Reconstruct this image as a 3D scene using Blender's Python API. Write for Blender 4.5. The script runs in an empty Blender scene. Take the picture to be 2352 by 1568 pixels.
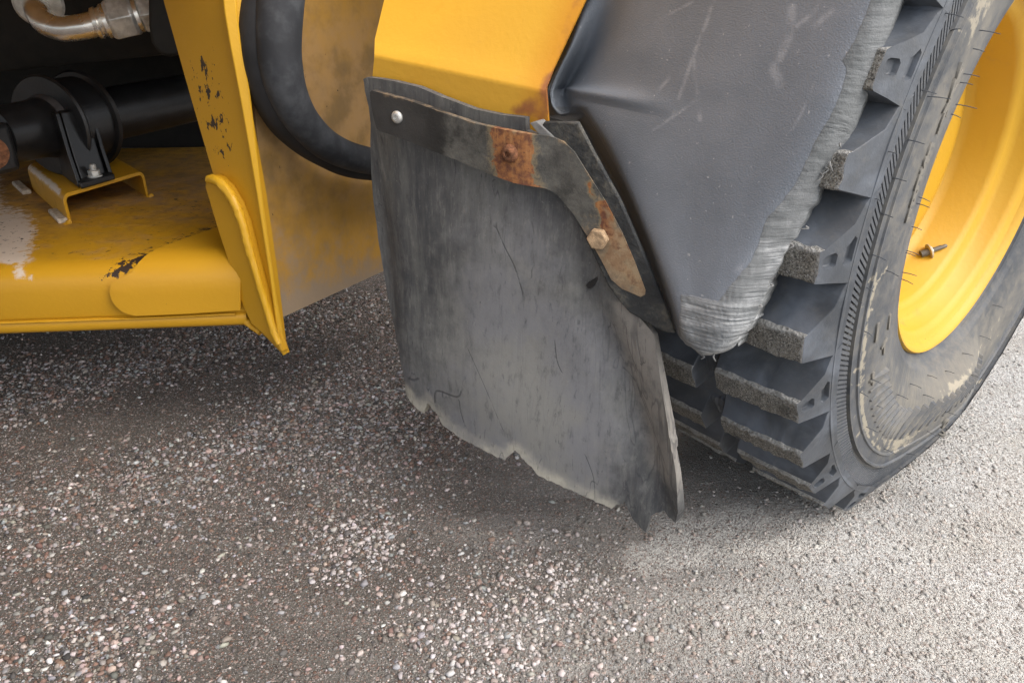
import bpy, bmesh, math, random
import numpy as np
from mathutils import Vector, Matrix
from mathutils.geometry import delaunay_2d_cdt
from mathutils.bvhtree import BVHTree

random.seed(5)
RNG = np.random.default_rng(5)
SC = bpy.context.scene
COL = SC.collection

# ------------------------------------------------------------------ camera, sky, sun, exposure
CAM_H = 0.771
PITCH = math.radians(25.67)
FPX = 1750.0                      # focal length for a picture 2352 wide
cam_d = bpy.data.cameras.new('camera')
cam_d.sensor_width = 36.0
cam_d.lens = 36.0 * FPX / 2352.0
cam_d.clip_start = 0.02
cam_d.clip_end = 400
cam = bpy.data.objects.new('camera', cam_d)
cam.location = (0, 0, CAM_H)
cam.rotation_euler = (math.radians(90) - PITCH, 0, 0)
COL.objects.link(cam)
SC.camera = cam

SUN_EL, SUN_ROT = math.radians(50), math.radians(118)   # high, to the viewer's right
world = bpy.data.worlds.new('World')
SC.world = world
world.use_nodes = True
wn = world.node_tree
bg = wn.nodes['Background']
sky = wn.nodes.new('ShaderNodeTexSky')
sky.sky_type = 'NISHITA'
sky.sun_disc = False
sky.sun_elevation = SUN_EL
sky.sun_rotation = SUN_ROT
sky.dust_density = 4.0
sky.air_density = 1.0
sky.ozone_density = 1.0
hs = wn.nodes.new('ShaderNodeHueSaturation')
hs.inputs['Saturation'].default_value = 0.6
wn.links.new(sky.outputs[0], hs.inputs['Color'])
wn.links.new(hs.outputs[0], bg.inputs['Color'])
bg.inputs['Strength'].default_value = 0.15

sun_d = bpy.data.lights.new('sun', 'SUN')
sun_d.energy = 1.0
sun_d.angle = math.radians(80)
sun_d.color = (1.0, 0.985, 0.965)
sun = bpy.data.objects.new('sun', sun_d)
sdir = Vector((math.sin(SUN_ROT) * math.cos(SUN_EL), math.cos(SUN_ROT) * math.cos(SUN_EL), math.sin(SUN_EL)))
sun.rotation_euler = sdir.to_track_quat('Z', 'Y').to_euler()
sun.location = (1, -1, 6)
COL.objects.link(sun)

SC.view_settings.view_transform = 'Standard'
SC.view_settings.look = 'None'
SC.view_settings.gamma = 1.0
SC.view_settings.use_curve_mapping = False
SC.view_settings.exposure = 1.0
SC.render.engine = 'CYCLES'

# ------------------------------------------------------------------ measuring helpers
cp, sp = math.cos(PITCH), math.sin(PITCH)
EYE = np.array([0, 0, CAM_H])


def ray(x, y):
    a = (x - 1176) / FPX
    b = -(y - 784) / FPX
    return np.array([a, cp + b * sp, -sp + b * cp])


def onpl(x, y, P0, n):
    """the point of the plane (P0, n) measured at a spot of the photograph"""
    d = ray(x, y)
    n = np.asarray(n, float)
    return EYE + d * (((np.asarray(P0, float) - EYE) @ n) / (d @ n))


def onz(x, y, z):
    return onpl(x, y, (0, 0, z), (0, 0, 1))


def unit(v):
    v = np.asarray(v, float)
    return v / np.linalg.norm(v)


# ------------------------------------------------------------------ mesh helpers
def link(name, me, mat=None, parent=None, label=None):
    o = bpy.data.objects.new(name, me)
    COL.objects.link(o)
    if mat is not None and me is not None and len(me.materials) == 0:
        for m in (mat if isinstance(mat, (list, tuple)) else [mat]):
            me.materials.append(m)
    if parent is not None:
        o.parent = parent
        o.matrix_parent_inverse = parent_inv(parent)
    if label:
        o['label'] = label
    return o


def parent_inv(p):
    if p.parent is None:
        return Matrix.Translation(-p.location)
    return Matrix.Identity(4)


def mk(name, verts, faces, mat=None, parent=None, smooth=True, attrs=None, sharp=40, mids=None, label=None, uv=None, fix=True):
    me = bpy.data.meshes.new(name)
    me.from_pydata([tuple(map(float, v)) for v in verts], [], [tuple(map(int, f)) for f in faces])
    if mids is not None:
        me.polygons.foreach_set('material_index', np.asarray(mids, np.int32))
    if attrs:
        for k, v in attrs.items():
            a = me.attributes.new(k, 'FLOAT', 'POINT')
            a.data.foreach_set('value', np.asarray(v, np.float32))
    if uv is not None:
        l = me.uv_layers.new(name='UVMap')
        idx = np.zeros(len(me.loops), np.int32)
        me.loops.foreach_get('vertex_index', idx)
        l.data.foreach_set('uv', np.asarray(uv, np.float32)[idx].ravel())
    if fix:
        bm = bmesh.new()
        bm.from_mesh(me)
        bmesh.ops.recalc_face_normals(bm, faces=bm.faces)
        bm.to_mesh(me)
        bm.free()
    if smooth:
        me.shade_smooth()
        me.set_sharp_from_angle(angle=math.radians(sharp))
    me.update()
    return link(name, me, mat, parent, label)


def bevel(o, w=0.002, seg=2, ang=35):
    m = o.modifiers.new('bevel', 'BEVEL')
    m.width = w
    m.segments = seg
    m.limit_method = 'ANGLE'
    m.angle_limit = math.radians(ang)
    m.harden_normals = False
    return o


def catmull(P, n):
    P = np.asarray(P, float)
    m = len(P)
    t = np.linspace(0, m - 1, n)
    i = np.clip(t.astype(int), 0, m - 2)
    u = (t - i)[:, None]
    g = lambda k: P[np.clip(k, 0, m - 1)]
    p0, p1, p2, p3 = g(i - 1), g(i), g(i + 1), g(i + 2)
    return 0.5 * (2 * p1 + (p2 - p0) * u + (2 * p0 - 5 * p1 + 4 * p2 - p3) * u ** 2 + (3 * p1 - p0 - 3 * p2 + p3) * u ** 3)


def resample(P, step, closed=False):
    P = np.asarray(P, float)
    if closed:
        P = np.vstack([P, P[:1]])
    seg = np.linalg.norm(np.diff(P, axis=0), axis=1)
    s = np.concatenate([[0], np.cumsum(seg)])
    out = []
    for i in range(len(seg)):
        k = max(1, int(math.ceil(seg[i] / step)))
        for j in range(k):
            out.append(P[i] + (P[i + 1] - P[i]) * j / k)
    if not closed:
        out.append(P[-1])
    return np.array(out)


def inside(pts, poly):
    pts = np.asarray(pts, float)
    poly = np.asarray(poly, float)
    x, y = pts[:, 0], pts[:, 1]
    c = np.zeros(len(pts), bool)
    j = len(poly) - 1
    for i in range(len(poly)):
        xi, yi = poly[i]
        xj, yj = poly[j]
        k = ((yi > y) != (yj > y)) & (x < (xj - xi) * (y - yi) / (yj - yi + 1e-12) + xi)
        c ^= k
        j = i
    return c


def segdist(pts, poly, closed=False):
    pts = np.asarray(pts, float)
    poly = np.asarray(poly, float)
    d = np.full(len(pts), 1e9)
    n = len(poly)
    for i in range(n if closed else n - 1):
        a, b = poly[i], poly[(i + 1) % n]
        ab = b - a
        t = np.clip(((pts - a) @ ab) / (ab @ ab + 1e-12), 0, 1)
        d = np.minimum(d, np.linalg.norm(pts - a - t[:, None] * ab, axis=1))
    return d


def frame_of(n):
    n = unit(n)
    u = unit(np.cross((0, 0, 1), n)) if abs(n[2]) < 0.95 else np.array([1.0, 0, 0])
    v = np.cross(n, u)
    return u, v, n


def panel(name, px, P0, n, thick, mat, parent, step=None, disp=None, attrs=None, bev=0.0, sharp=40, edge_step=None, label=None, extra=None):
    """a plate with thickness: outline measured in the photograph, laid in the plane (P0, n); n faces the viewer.
    disp(u, v) bends it along n."""
    n = unit(n)
    if n @ (EYE - np.asarray(P0)) < 0:
        n = -n
    u, v, n = frame_of(n)
    P0 = np.asarray(P0, float)
    pts = np.array([onpl(x, y, P0, n) for x, y in px])
    uv = np.stack([(pts - P0) @ u, (pts - P0) @ v], 1)
    if step is None:
        k = len(uv)
        V = np.vstack([pts, pts - n * thick])
        F = [list(range(k)), list(range(2 * k - 1, k - 1, -1))] + [[i, k + i, k + (i + 1) % k, (i + 1) % k] for i in range(k)]
        o = mk(name, V, F, mat, parent, sharp=sharp, label=label)
    else:
        ol = resample(uv, edge_step or step, closed=True)
        lo, hi = ol.min(0), ol.max(0)
        gx, gy = np.meshgrid(np.arange(lo[0] + step / 2, hi[0], step), np.arange(lo[1] + step / 2, hi[1], step))
        g = np.stack([gx.ravel(), gy.ravel()], 1)
        g[::2] += step * 0.11
        g = g[inside(g, ol)]
        g = g[segdist(g, ol, True) > step * 0.45]
        if extra is not None:
            X3 = np.array([onpl(x, y, P0, n) for x, y in extra])
            ex = np.stack([(X3 - P0) @ u, (X3 - P0) @ v], 1)
            ex = ex[inside(ex, ol)]
            ex = ex[segdist(ex, ol, True) > 0.0012]
            if len(ex):
                far = np.array([np.min(np.sum((ex - q) ** 2, 1)) for q in g]) > (step * 0.5) ** 2
                g = np.vstack([g[far], ex])
        k = len(ol)
        A = np.vstack([ol, g])
        r = delaunay_2d_cdt([Vector(a) for a in A], [], [list(range(k))], 1, 1e-7)
        Q = np.array([tuple(a) for a in r[0]])
        T = [list(f) for f in r[2]]
        m = len(Q)
        # boundary loop from the triangles
        ed = {}
        for f in T:
            for i in range(3):
                e = (f[i], f[(i + 1) % 3])
                if (e[1], e[0]) in ed:
                    del ed[(e[1], e[0])]
                else:
                    ed[e] = 1
        w = disp(Q[:, 0], Q[:, 1]) if disp else np.zeros(m)
        top = P0 + Q[:, :1] * u + Q[:, 1:] * v + w[:, None] * n
        # shell normals: follow the bend
        if disp:
            e = 1e-3
            wx = (disp(Q[:, 0] + e, Q[:, 1]) - disp(Q[:, 0] - e, Q[:, 1])) / (2 * e)
            wy = (disp(Q[:, 0], Q[:, 1] + e) - disp(Q[:, 0], Q[:, 1] - e)) / (2 * e)
            nn = n - wx[:, None] * u - wy[:, None] * v
            nn /= np.linalg.norm(nn, axis=1)[:, None]
        else:
            nn = np.repeat(n[None], m, 0)
        th = thick
        V = np.vstack([top, top - nn * th])
        F = T + [[a + m for a in reversed(f)] for f in T] + [[a, a + m, b + m, b] for a, b in ed]
        at = None
        if attrs:
            ppx = np.array([proj(p) for p in P0 + Q[:, :1] * u + Q[:, 1:] * v])
            at = {k2: np.concatenate([fn(ppx, Q)] * 2) for k2, fn in attrs.items()}
        o = mk(name, V, F, mat, parent, sharp=sharp, attrs=at, label=label)
    if bev:
        bevel(o, bev)
    return o


def proj(P):
    Q = np.asarray(P, float) - EYE
    z = Q[1] * cp - Q[2] * sp
    y = Q[1] * sp + Q[2] * cp
    return np.array([1176 + FPX * Q[0] / z, 784 - FPX * y / z])


def tube(name, path, rad, mat, parent, n=16, res=None, cap=True, smooth=True, jitter=0.0, label=None):
    P = catmull(path, res) if res else np.asarray(path, float)
    m = len(P)
    R = np.interp(np.linspace(0, 1, m), np.linspace(0, 1, len(np.atleast_1d(rad))), np.atleast_1d(rad)) if np.ndim(rad) else np.full(m, rad)
    T = np.gradient(P, axis=0)
    T /= np.linalg.norm(T, axis=1)[:, None]
    a = np.cross(T[0], (0.3, 0.2, 0.9))
    a = unit(a)
    V, F = [], []
    for i in range(m):
        a = unit(a - T[i] * (a @ T[i]))
        b = np.cross(T[i], a)
        for k in range(n):
            th = 2 * math.pi * k / n
            rr = R[i] * (1 + jitter * (random.random() - 0.5))
            V.append(P[i] + rr * (a * math.cos(th) + b * math.sin(th)))
    for i in range(m - 1):
        for k in range(n):
            F.append([i * n + k, i * n + (k + 1) % n, (i + 1) * n + (k + 1) % n, (i + 1) * n + k])
    if cap:
        F.append(list(range(n))[::-1])
        F.append([(m - 1) * n + k for k in range(n)])
    return mk(name, V, F, mat, parent, smooth=smooth, label=label)


def lathe(name, origin, axis, prof, mat, parent, n=48, label=None, sharp=35, ref=None):
    """prof: (along axis, radius) pairs; closed at the ends when radius 0"""
    ax = unit(axis)
    a = unit(np.cross(ax, ref if ref is not None else (0.12, 0.3, 0.95)))
    b = np.cross(ax, a)
    o = np.asarray(origin, float)
    V, F = [], []
    for (s, r) in prof:
        for k in range(n):
            th = 2 * math.pi * k / n
            V.append(o + ax * s + max(r, 1e-5) * (a * math.cos(th) + b * math.sin(th)))
    for i in range(len(prof) - 1):
        for k in range(n):
            F.append([i * n + k, i * n + (k + 1) % n, (i + 1) * n + (k + 1) % n, (i + 1) * n + k])
    F.append(list(range(n))[::-1])
    F.append([(len(prof) - 1) * n + k for k in range(n)])
    return mk(name, V, F, mat, parent, sharp=sharp, label=label)


def hexnut(name, origin, axis, r, h, mat, parent, n=6, cham=0.12, label=None, ref=None):
    o = lathe(name, origin, axis, [(0, r * (1 - cham)), (h * cham, r), (h * (1 - cham), r), (h, r * (1 - cham))], mat, parent, n=n, label=label, sharp=20, ref=ref)
    bevel(o, r * 0.04, 1, 25)
    return o


def box(name, c, ex, ey, ez, mat, parent, bev=0.004, label=None):
    """box with centre c and three half-edge vectors"""
    c, ex, ey, ez = (np.asarray(q, float) for q in (c, ex, ey, ez))
    V = [c + ex * i + ey * j + ez * k for i in (-1, 1) for j in (-1, 1) for k in (-1, 1)]
    F = [[0, 1, 3, 2], [4, 6, 7, 5], [0, 4, 5, 1], [2, 3, 7, 6], [0, 2, 6, 4], [1, 5, 7, 3]]
    o = mk(name, V, F, mat, parent, label=label)
    if bev:
        bevel(o, bev)
    return o


# ------------------------------------------------------------------ materials
class G:
    def __init__(s, name):
        s.m = bpy.data.materials.new(name)
        s.m.use_nodes = True
        s.nt = s.m.node_tree
        s.b = s.nt.nodes['Principled BSDF']
        s.tc = s.nt.nodes.new('ShaderNodeTexCoord')
        s.P = s.tc.outputs['Object']
        s.UV = s.tc.outputs['UV']

    def new(s, t):
        return s.nt.nodes.new(t)

    def lk(s, a, b):
        if isinstance(a, bpy.types.NodeSocket):
            s.nt.links.new(a, b)
        else:
            try:
                b.default_value = a
            except Exception:
                b.default_value = (*a, 1) if len(a) == 3 else a

    def mapping(s, scale=(1, 1, 1), rot=(0, 0, 0), vec=None):
        n = s.new('ShaderNodeMapping')
        s.lk(vec or s.P, n.inputs['Vector'])
        n.inputs['Scale'].default_value = scale
        n.inputs['Rotation'].default_value = rot
        return n.outputs[0]

    def noise(s, scale, detail=4, rough=0.55, vec=None, dist=0.0):
        n = s.new('ShaderNodeTexNoise')
        s.lk(vec or s.P, n.inputs['Vector'])
        n.inputs['Scale'].default_value = scale
        n.inputs['Detail'].default_value = detail
        n.inputs['Roughness'].default_value = rough
        n.inputs['Distortion'].default_value = dist
        return n.outputs['Fac']

    def voro(s, scale, vec=None, feature='F1', out='Distance'):
        n = s.new('ShaderNodeTexVoronoi')
        n.feature = feature
        s.lk(vec or s.P, n.inputs['Vector'])
        n.inputs['Scale'].default_value = scale
        return n.outputs[out]

    def ss(s, x, lo, hi):
        n = s.new('ShaderNodeMapRange')
        n.interpolation_type = 'SMOOTHSTEP'
        s.lk(x, n.inputs['Value'])
        n.inputs['From Min'].default_value = lo
        n.inputs['From Max'].default_value = hi
        return n.outputs[0]

    def math(s, op, a, b=0.0, clamp=False):
        n = s.new('ShaderNodeMath')
        n.operation = op
        n.use_clamp = clamp
        s.lk(a, n.inputs[0])
        s.lk(b, n.inputs[1])
        return n.outputs[0]

    def mul(s, a, b):
        return s.math('MULTIPLY', a, b)

    def add(s, a, b):
        return s.math('ADD', a, b)

    def mix(s, f, a, b):
        n = s.new('ShaderNodeMix')
        n.data_type = 'RGBA'
        s.lk(f, n.inputs[0])
        s.lk(a, n.inputs[6])
        s.lk(b, n.inputs[7])
        return n.outputs[2]

    def attr(s, name):
        n = s.new('ShaderNodeAttribute')
        n.attribute_name = name
        return n.outputs['Fac']

    def acol(s, name):
        n = s.new('ShaderNodeAttribute')
        n.attribute_name = name
        return n.outputs['Color']

    def xyz(s, vec=None):
        n = s.new('ShaderNodeSeparateXYZ')
        s.lk(vec or s.P, n.inputs[0])
        return n.outputs

    def seg(s, A, B, w, soft=0.5):
        """soft mask of a stroke between two points"""
        A, B = Vector(A), Vector(B)
        d = B - A
        L2 = d.length_squared
        n1 = s.new('ShaderNodeVectorMath'); n1.operation = 'SUBTRACT'
        s.lk(s.P, n1.inputs[0]); n1.inputs[1].default_value = A
        n2 = s.new('ShaderNodeVectorMath'); n2.operation = 'DOT_PRODUCT'
        s.lk(n1.outputs[0], n2.inputs[0]); n2.inputs[1].default_value = d / L2
        t = s.math('ADD', n2.outputs['Value'], 0.0, clamp=True)
        n3 = s.new('ShaderNodeVectorMath'); n3.operation = 'SCALE'
        n3.inputs[0].default_value = d
        s.lk(t, n3.inputs['Scale'])
        n4 = s.new('ShaderNodeVectorMath'); n4.operation = 'DISTANCE'
        s.lk(n1.outputs[0], n4.inputs[0]); s.lk(n3.outputs[0], n4.inputs[1])
        return s.ss(n4.outputs['Value'], w, w * soft)

    def bump(s, h, strength=0.5, dist=0.01, prev=None):
        n = s.new('ShaderNodeBump')
        n.inputs['Strength'].default_value = strength
        n.inputs['Distance'].default_value = dist
        s.lk(h, n.inputs['Height'])
        if prev is not None:
            s.lk(prev, n.inputs['Normal'])
        return n.outputs[0]

    def out(s, col, rough=0.6, normal=None, metal=0.0, spec=None):
        s.lk(col, s.b.inputs['Base Color'])
        s.lk(rough, s.b.inputs['Roughness'])
        s.lk(metal, s.b.inputs['Metallic'])
        if spec is not None:
            s.lk(spec, s.b.inputs['Specular IOR Level'])
        if normal is not None:
            s.lk(normal, s.b.inputs['Normal'])
        return s.m


def mat_yellow(name, dirt=0.25, chips=0.3, base=(0.53, 0.275, 0.011), dirtcol=(0.20, 0.125, 0.055), rough=0.38, blotch=1.0):
    g = G(name)
    n1 = g.noise(5, 5, 0.6)
    n2 = g.noise(40, 4, 0.6)
    n3 = g.noise(220, 3, 0.6)
    col = g.mix(g.mul(g.ss(n1, 0.35, 0.7), 0.45), base, (base[0] * 0.9, base[1] * 0.87, base[2] * 0.9))
    # drip streaks
    st = g.noise(1.0, 4, 0.6, vec=g.mapping((38, 38, 4)))
    col = g.mix(g.mul(g.ss(st, 0.55, 0.75), 0.2), col, (0.50, 0.235, 0.008))
    dm = g.math('ADD', g.mul(g.attr('dirt'), 1.15), dirt - 0.5)
    dm = g.add(dm, g.mul(g.math('SUBTRACT', n1, 0.5), 0.9 * blotch))
    dm = g.add(dm, g.mul(g.math('SUBTRACT', n2, 0.5), 0.9 * blotch))
    dmask = g.ss(dm, 0.0, 0.7)
    dcol = g.mix(g.ss(g.noise(17, 4, 0.6), 0.35, 0.65), dirtcol, (dirtcol[0] * 1.7, dirtcol[1] * 1.65, dirtcol[2] * 1.7))
    col = g.mix(dmask, col, dcol)
    col = g.mix(g.math('MULTIPLY', g.attr('amber'), 0.8, clamp=True), col, (0.50, 0.205, 0.008))
    # grey dust where the attribute says so
    gm = g.ss(g.add(g.attr('grey'), g.add(g.mul(g.math('SUBTRACT', n2, 0.5), 1.0), g.mul(g.math('SUBTRACT', n1, 0.5), 0.6))), 0.2, 1.0)
    col = g.mix(g.mul(gm, 0.8), col, (0.30, 0.24, 0.18))
    # pale bare dust
    pm = g.ss(g.add(g.attr('pale'), g.mul(g.math('SUBTRACT', g.noise(70, 5, 0.7), 0.5), 1.1)), 0.35, 0.6)
    col = g.mix(pm, col, (0.62, 0.52, 0.42))
    # chips and specks
    ch = g.ss(g.add(g.noise(90, 4, 0.65, vec=g.mapping((1, 1, 0.6), (0.4, 0.3, 0))), g.mul(g.attr('chip'), 0.20)), 0.735 - 0.05 * chips, 0.755 - 0.05 * chips)
    col = g.mix(ch, col, (0.035, 0.022, 0.015))
    sp_ = g.ss(n3, 0.74, 0.8)
    col = g.mix(g.mul(sp_, 0.35 + 0.3 * chips), col, (0.12, 0.07, 0.03))
    rm = g.ss(g.add(g.attr('rust'), g.mul(g.math('SUBTRACT', n2, 0.5), 0.9)), 0.3, 0.8)
    col = g.mix(rm, col, g.mix(n3, (0.36, 0.13, 0.03), (0.2, 0.08, 0.03)))
    ro = g.add(g.mul(dmask, 0.35), g.add(rough, g.mul(n1, 0.15)))
    nb = g.bump(g.add(g.noise(140, 3), g.mul(g.noise(9, 2), 2.0)), 0.10, 0.004)
    nb = g.bump(dmask, 0.15, 0.002, nb)
    return g.out(col, ro, nb)


def mat_plain(name, col, rough=0.5, metal=0.0, var=0.35, scale=30, bumps=0.1, dust=0.0, dustcol=(0.25, 0.22, 0.18)):
    g = G(name)
    n1 = g.noise(scale, 5, 0.6)
    n2 = g.noise(scale * 7, 3, 0.6)
    c = g.mix(g.ss(n1, 0.3, 0.7), tuple(x * (1 - var) for x in col), tuple(min(1, x * (1 + var)) for x in col))
    if dust:
        dm = g.ss(g.add(g.add(n1, g.mul(n2, 0.5)), dust - 0.5), 0.55, 0.95)
        c = g.mix(g.mul(dm, 0.8), c, dustcol)
    return g.out(c, g.add(rough, g.mul(n1, 0.15)), g.bump(g.add(n2, n1), bumps, 0.004), metal)


def mat_rusty(name):
    """painted flat bar, paint gone to rust where the attribute 'rust' is high, dust where 'pale' is"""
    g = G(name)
    n1, n2, n3 = g.noise(34, 6, 0.75), g.noise(110, 5, 0.65), g.noise(420, 3, 0.6)
    paint = g.mix(g.ss(g.noise(14, 4), 0.35, 0.65), (0.016, 0.015, 0.013), (0.04, 0.038, 0.035))
    worn = g.mix(n2, (0.07, 0.072, 0.068), (0.15, 0.14, 0.115))
    wm = g.ss(g.add(g.attr('worn'), g.mul(g.math('SUBTRACT', n1, 0.5), 1.3)), 0.25, 0.8)
    c = g.mix(wm, paint, worn)
    vs = g.noise(1.0, 4, 0.6, vec=g.mapping((160, 160, 22)))
    r1 = g.mix(g.ss(n2, 0.35, 0.65), (0.115, 0.042, 0.022), (0.30, 0.125, 0.04))
    r1 = g.mix(g.mul(g.ss(vs, 0.5, 0.7), 0.6), r1, (0.40, 0.20, 0.07))
    f = g.add(g.attr('rust'), g.mul(g.math('SUBTRACT', n1, 0.5), 1.5))
    rm = g.ss(f, 0.47, 0.54)
    c = g.mix(g.mul(g.ss(f, 0.2, 0.5), 0.5), c, (0.27, 0.20, 0.10))
    c = g.mix(rm, c, r1)
    pm = g.ss(g.add(g.attr('pale'), g.mul(g.math('SUBTRACT', n2, 0.5), 1.3)), 0.3, 0.9)
    c = g.mix(g.mul(pm, 0.85), c, g.mix(g.ss(n1, 0.4, 0.6), (0.36, 0.26, 0.15), (0.24, 0.155, 0.085)))
    fl = g.ss(n2, 0.66, 0.69)
    c = g.mix(g.mul(fl, g.mul(g.attr('rust'), 0.8)), c, (0.09, 0.035, 0.02))
    nb = g.bump(rm, -0.5, 0.0015)
    nb = g.bump(g.add(n2, g.mul(n3, 0.5)), 0.35, 0.002, nb)
    return g.out(c, 0.75, nb)


def mat_rubber_flap(name):
    g = G(name)
    n1, n2, n3 = g.noise(7, 5, 0.6), g.noise(45, 5, 0.65), g.noise(260, 4, 0.65)
    c = g.mix(g.ss(n1, 0.3, 0.7), (0.058, 0.060, 0.062), (0.098, 0.098, 0.097))
    # vertical wash marks
    vs = g.noise(1.0, 5, 0.65, vec=g.mapping((26, 26, 3.2), (0, 0.12, 0)))
    c = g.mix(g.mul(g.ss(vs, 0.40, 0.66), 0.55), c, (0.165, 0.165, 0.15))
    vs2 = g.noise(1.0, 4, 0.7, vec=g.mapping((150, 150, 9), (0, -0.1, 0)))
    c = g.mix(g.mul(g.ss(vs2, 0.5, 0.66), 0.42), c, (0.042, 0.042, 0.047))
    vs3 = g.noise(1.0, 5, 0.7, vec=g.mapping((210, 210, 14), (0, 0.15, 0)))
    c = g.mix(g.mul(g.ss(vs3, 0.56, 0.7), 0.3), c, (0.22, 0.22, 0.20))
    du = g.ss(g.add(g.attr('dust'), g.add(g.mul(g.math('SUBTRACT', n2, 0.5), 0.9), g.mul(g.math('SUBTRACT', n1, 0.5), 0.8))), 0.1, 1.0)
    c = g.mix(g.mul(du, 0.85), c, g.mix(g.ss(n1, 0.4, 0.6), (0.24, 0.235, 0.215), (0.21, 0.21, 0.215)))
    tn = g.ss(g.add(g.attr('tan'), g.mul(g.math('SUBTRACT', n2, 0.5), 0.9)), 0.25, 1.0)
    c = g.mix(g.mul(tn, 0.75), c, (0.30, 0.275, 0.24))
    ed = g.ss(g.add(g.attr('edge'), g.mul(g.math('SUBTRACT', n2, 0.5), 0.8)), 0.3, 0.95)
    c = g.mix(g.mul(ed, g.add(0.25, g.mul(g.ss(g.noise(24, 4, 0.6), 0.35, 0.65), 0.6))), c, (0.46, 0.43, 0.35))
    cl = g.noise(95, 6, 0.75, vec=g.mapping((1, 1, 0.3), (0, 0.08, 0)))
    c = g.mix(g.mul(g.ss(cl, 0.5, 0.72), 0.5), c, (0.24, 0.235, 0.215))
    c = g.mix(g.mul(g.ss(cl, 0.48, 0.3), 0.5), c, (0.05, 0.05, 0.052))
    ln = g.math('ABSOLUTE', g.math('SUBTRACT', g.noise(1.0, 3, 0.55, vec=g.mapping((22, 22, 5), (0.0, -0.35, 0.0)), dist=0.3), 0.5))
    c = g.mix(g.mul(g.mul(g.ss(ln, 0.010, 0.0), g.ss(n2, 0.5, 0.62)), 0.6), c, (0.035, 0.035, 0.04))
    # small scuffs
    sc = g.ss(g.noise(60, 3, 0.6, vec=g.mapping((1, 1, 0.25), (0.2, 0.5, 0))), 0.72, 0.76)
    c = g.mix(g.mul(sc, 0.35), c, (0.32, 0.31, 0.29))
    c = g.mix(g.mul(g.ss(n3, 0.62, 0.72), 0.3), c, (0.30, 0.29, 0.27))
    # long creases run with the grain where the flap folds
    cr = g.math('ABSOLUTE', g.math('SUBTRACT', g.noise(1.0, 3, 0.5, vec=g.mapping((30, 30, 2.2), (0.0, 0.20, 0.0)), dist=0.4), 0.5))
    crm = g.mul(g.ss(cr, 0.022, 0.0), g.attr('crease'))
    c = g.mix(g.mul(crm, 0.45), c, (0.045, 0.045, 0.05))
    sm = g.ss(g.attr('stroke'), 0.1, 0.8)
    brk = g.ss(g.noise(50, 3), 0.3, 0.5)
    sm = g.mul(sm, g.mul(brk, 0.55))
    c = g.mix(sm, c, (0.028, 0.028, 0.032))
    h = g.math('SUBTRACT', g.add(g.mul(n3, 0.5), g.mul(n2, 0.7)), g.add(g.mul(sm, 2.5), g.mul(crm, 1.2)))
    return g.out(c, 0.72, g.bump(h, 0.28, 0.002), spec=0.35)


def mat_plastic(name, strokes):
    g = G(name)
    n1, n2 = g.noise(5, 5, 0.6), g.noise(55, 5, 0.65)
    gr = g.noise(620, 2, 0.5)
    c = g.mix(g.ss(n1, 0.3, 0.7), (0.132, 0.150, 0.172), (0.178, 0.198, 0.224))
    dm = g.ss(g.add(g.attr('dust'), g.add(g.mul(g.math('SUBTRACT', n2, 0.5), 0.5), g.mul(g.math('SUBTRACT', n1, 0.5), 0.9))), 0.1, 1.0)
    c = g.mix(g.mul(dm, 0.6), c, (0.225, 0.24, 0.265))
    sm = None
    for A, B, w in strokes:
        k = g.seg(A, B, w, 0.1)
        sm = k if sm is None else g.math('MAXIMUM', sm, k)
    c = g.mix(g.mul(sm, g.mul(g.ss(n2, 0.36, 0.62), 0.38)), c, (0.42, 0.43, 0.45))
    sk = g.ss(g.noise(190, 2, 0.5), 0.715, 0.75)
    c = g.mix(g.mul(sk, 0.6), c, (0.42, 0.42, 0.42))
    # scraped edge: rough parallel striations
    st = g.noise(1.0, 5, 0.7, vec=g.mapping((14, 14, 560), (0.0, -0.10, 0.0)), dist=0.3)
    st2 = g.noise(1.0, 4, 0.7, vec=g.mapping((40, 40, 170), (0.1, -0.2, 0.0)))
    wm = g.ss(g.add(g.attr('worn'), g.mul(g.math('SUBTRACT', n2, 0.5), 0.9)), 0.42, 0.58)
    low = g.attr('low')
    wc = g.mix(g.mul(g.ss(st, 0.36, 0.6), g.add(0.22, g.mul(low, 0.78))), (0.115, 0.123, 0.125), (0.40, 0.41, 0.41))
    wc = g.mix(g.mul(g.ss(st2, 0.42, 0.62), 0.6), wc, (0.17, 0.178, 0.18))
    wc = g.mix(g.mul(g.ss(g.noise(22, 4), 0.4, 0.6), 0.6), wc, (0.11, 0.118, 0.118))
    c = g.mix(wm, c, wc)
    dk = g.ss(g.add(g.attr('fold_dark'), g.mul(g.math('SUBTRACT', n2, 0.5), 0.9)), 0.3, 0.9)
    c = g.mix(g.mul(dk, 0.6), c, g.mix(n2, (0.06, 0.06, 0.06), (0.15, 0.145, 0.13)))
    h = g.add(gr, g.mul(g.mul(wm, g.add(g.mul(st, g.add(0.25, low)), g.add(st2, n2))), 3.0))
    nb = g.bump(h, 0.26, 0.003)
    ro = g.add(0.46, g.mul(wm, 0.35))
    return g.out(c, ro, nb, spec=0.55)


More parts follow.
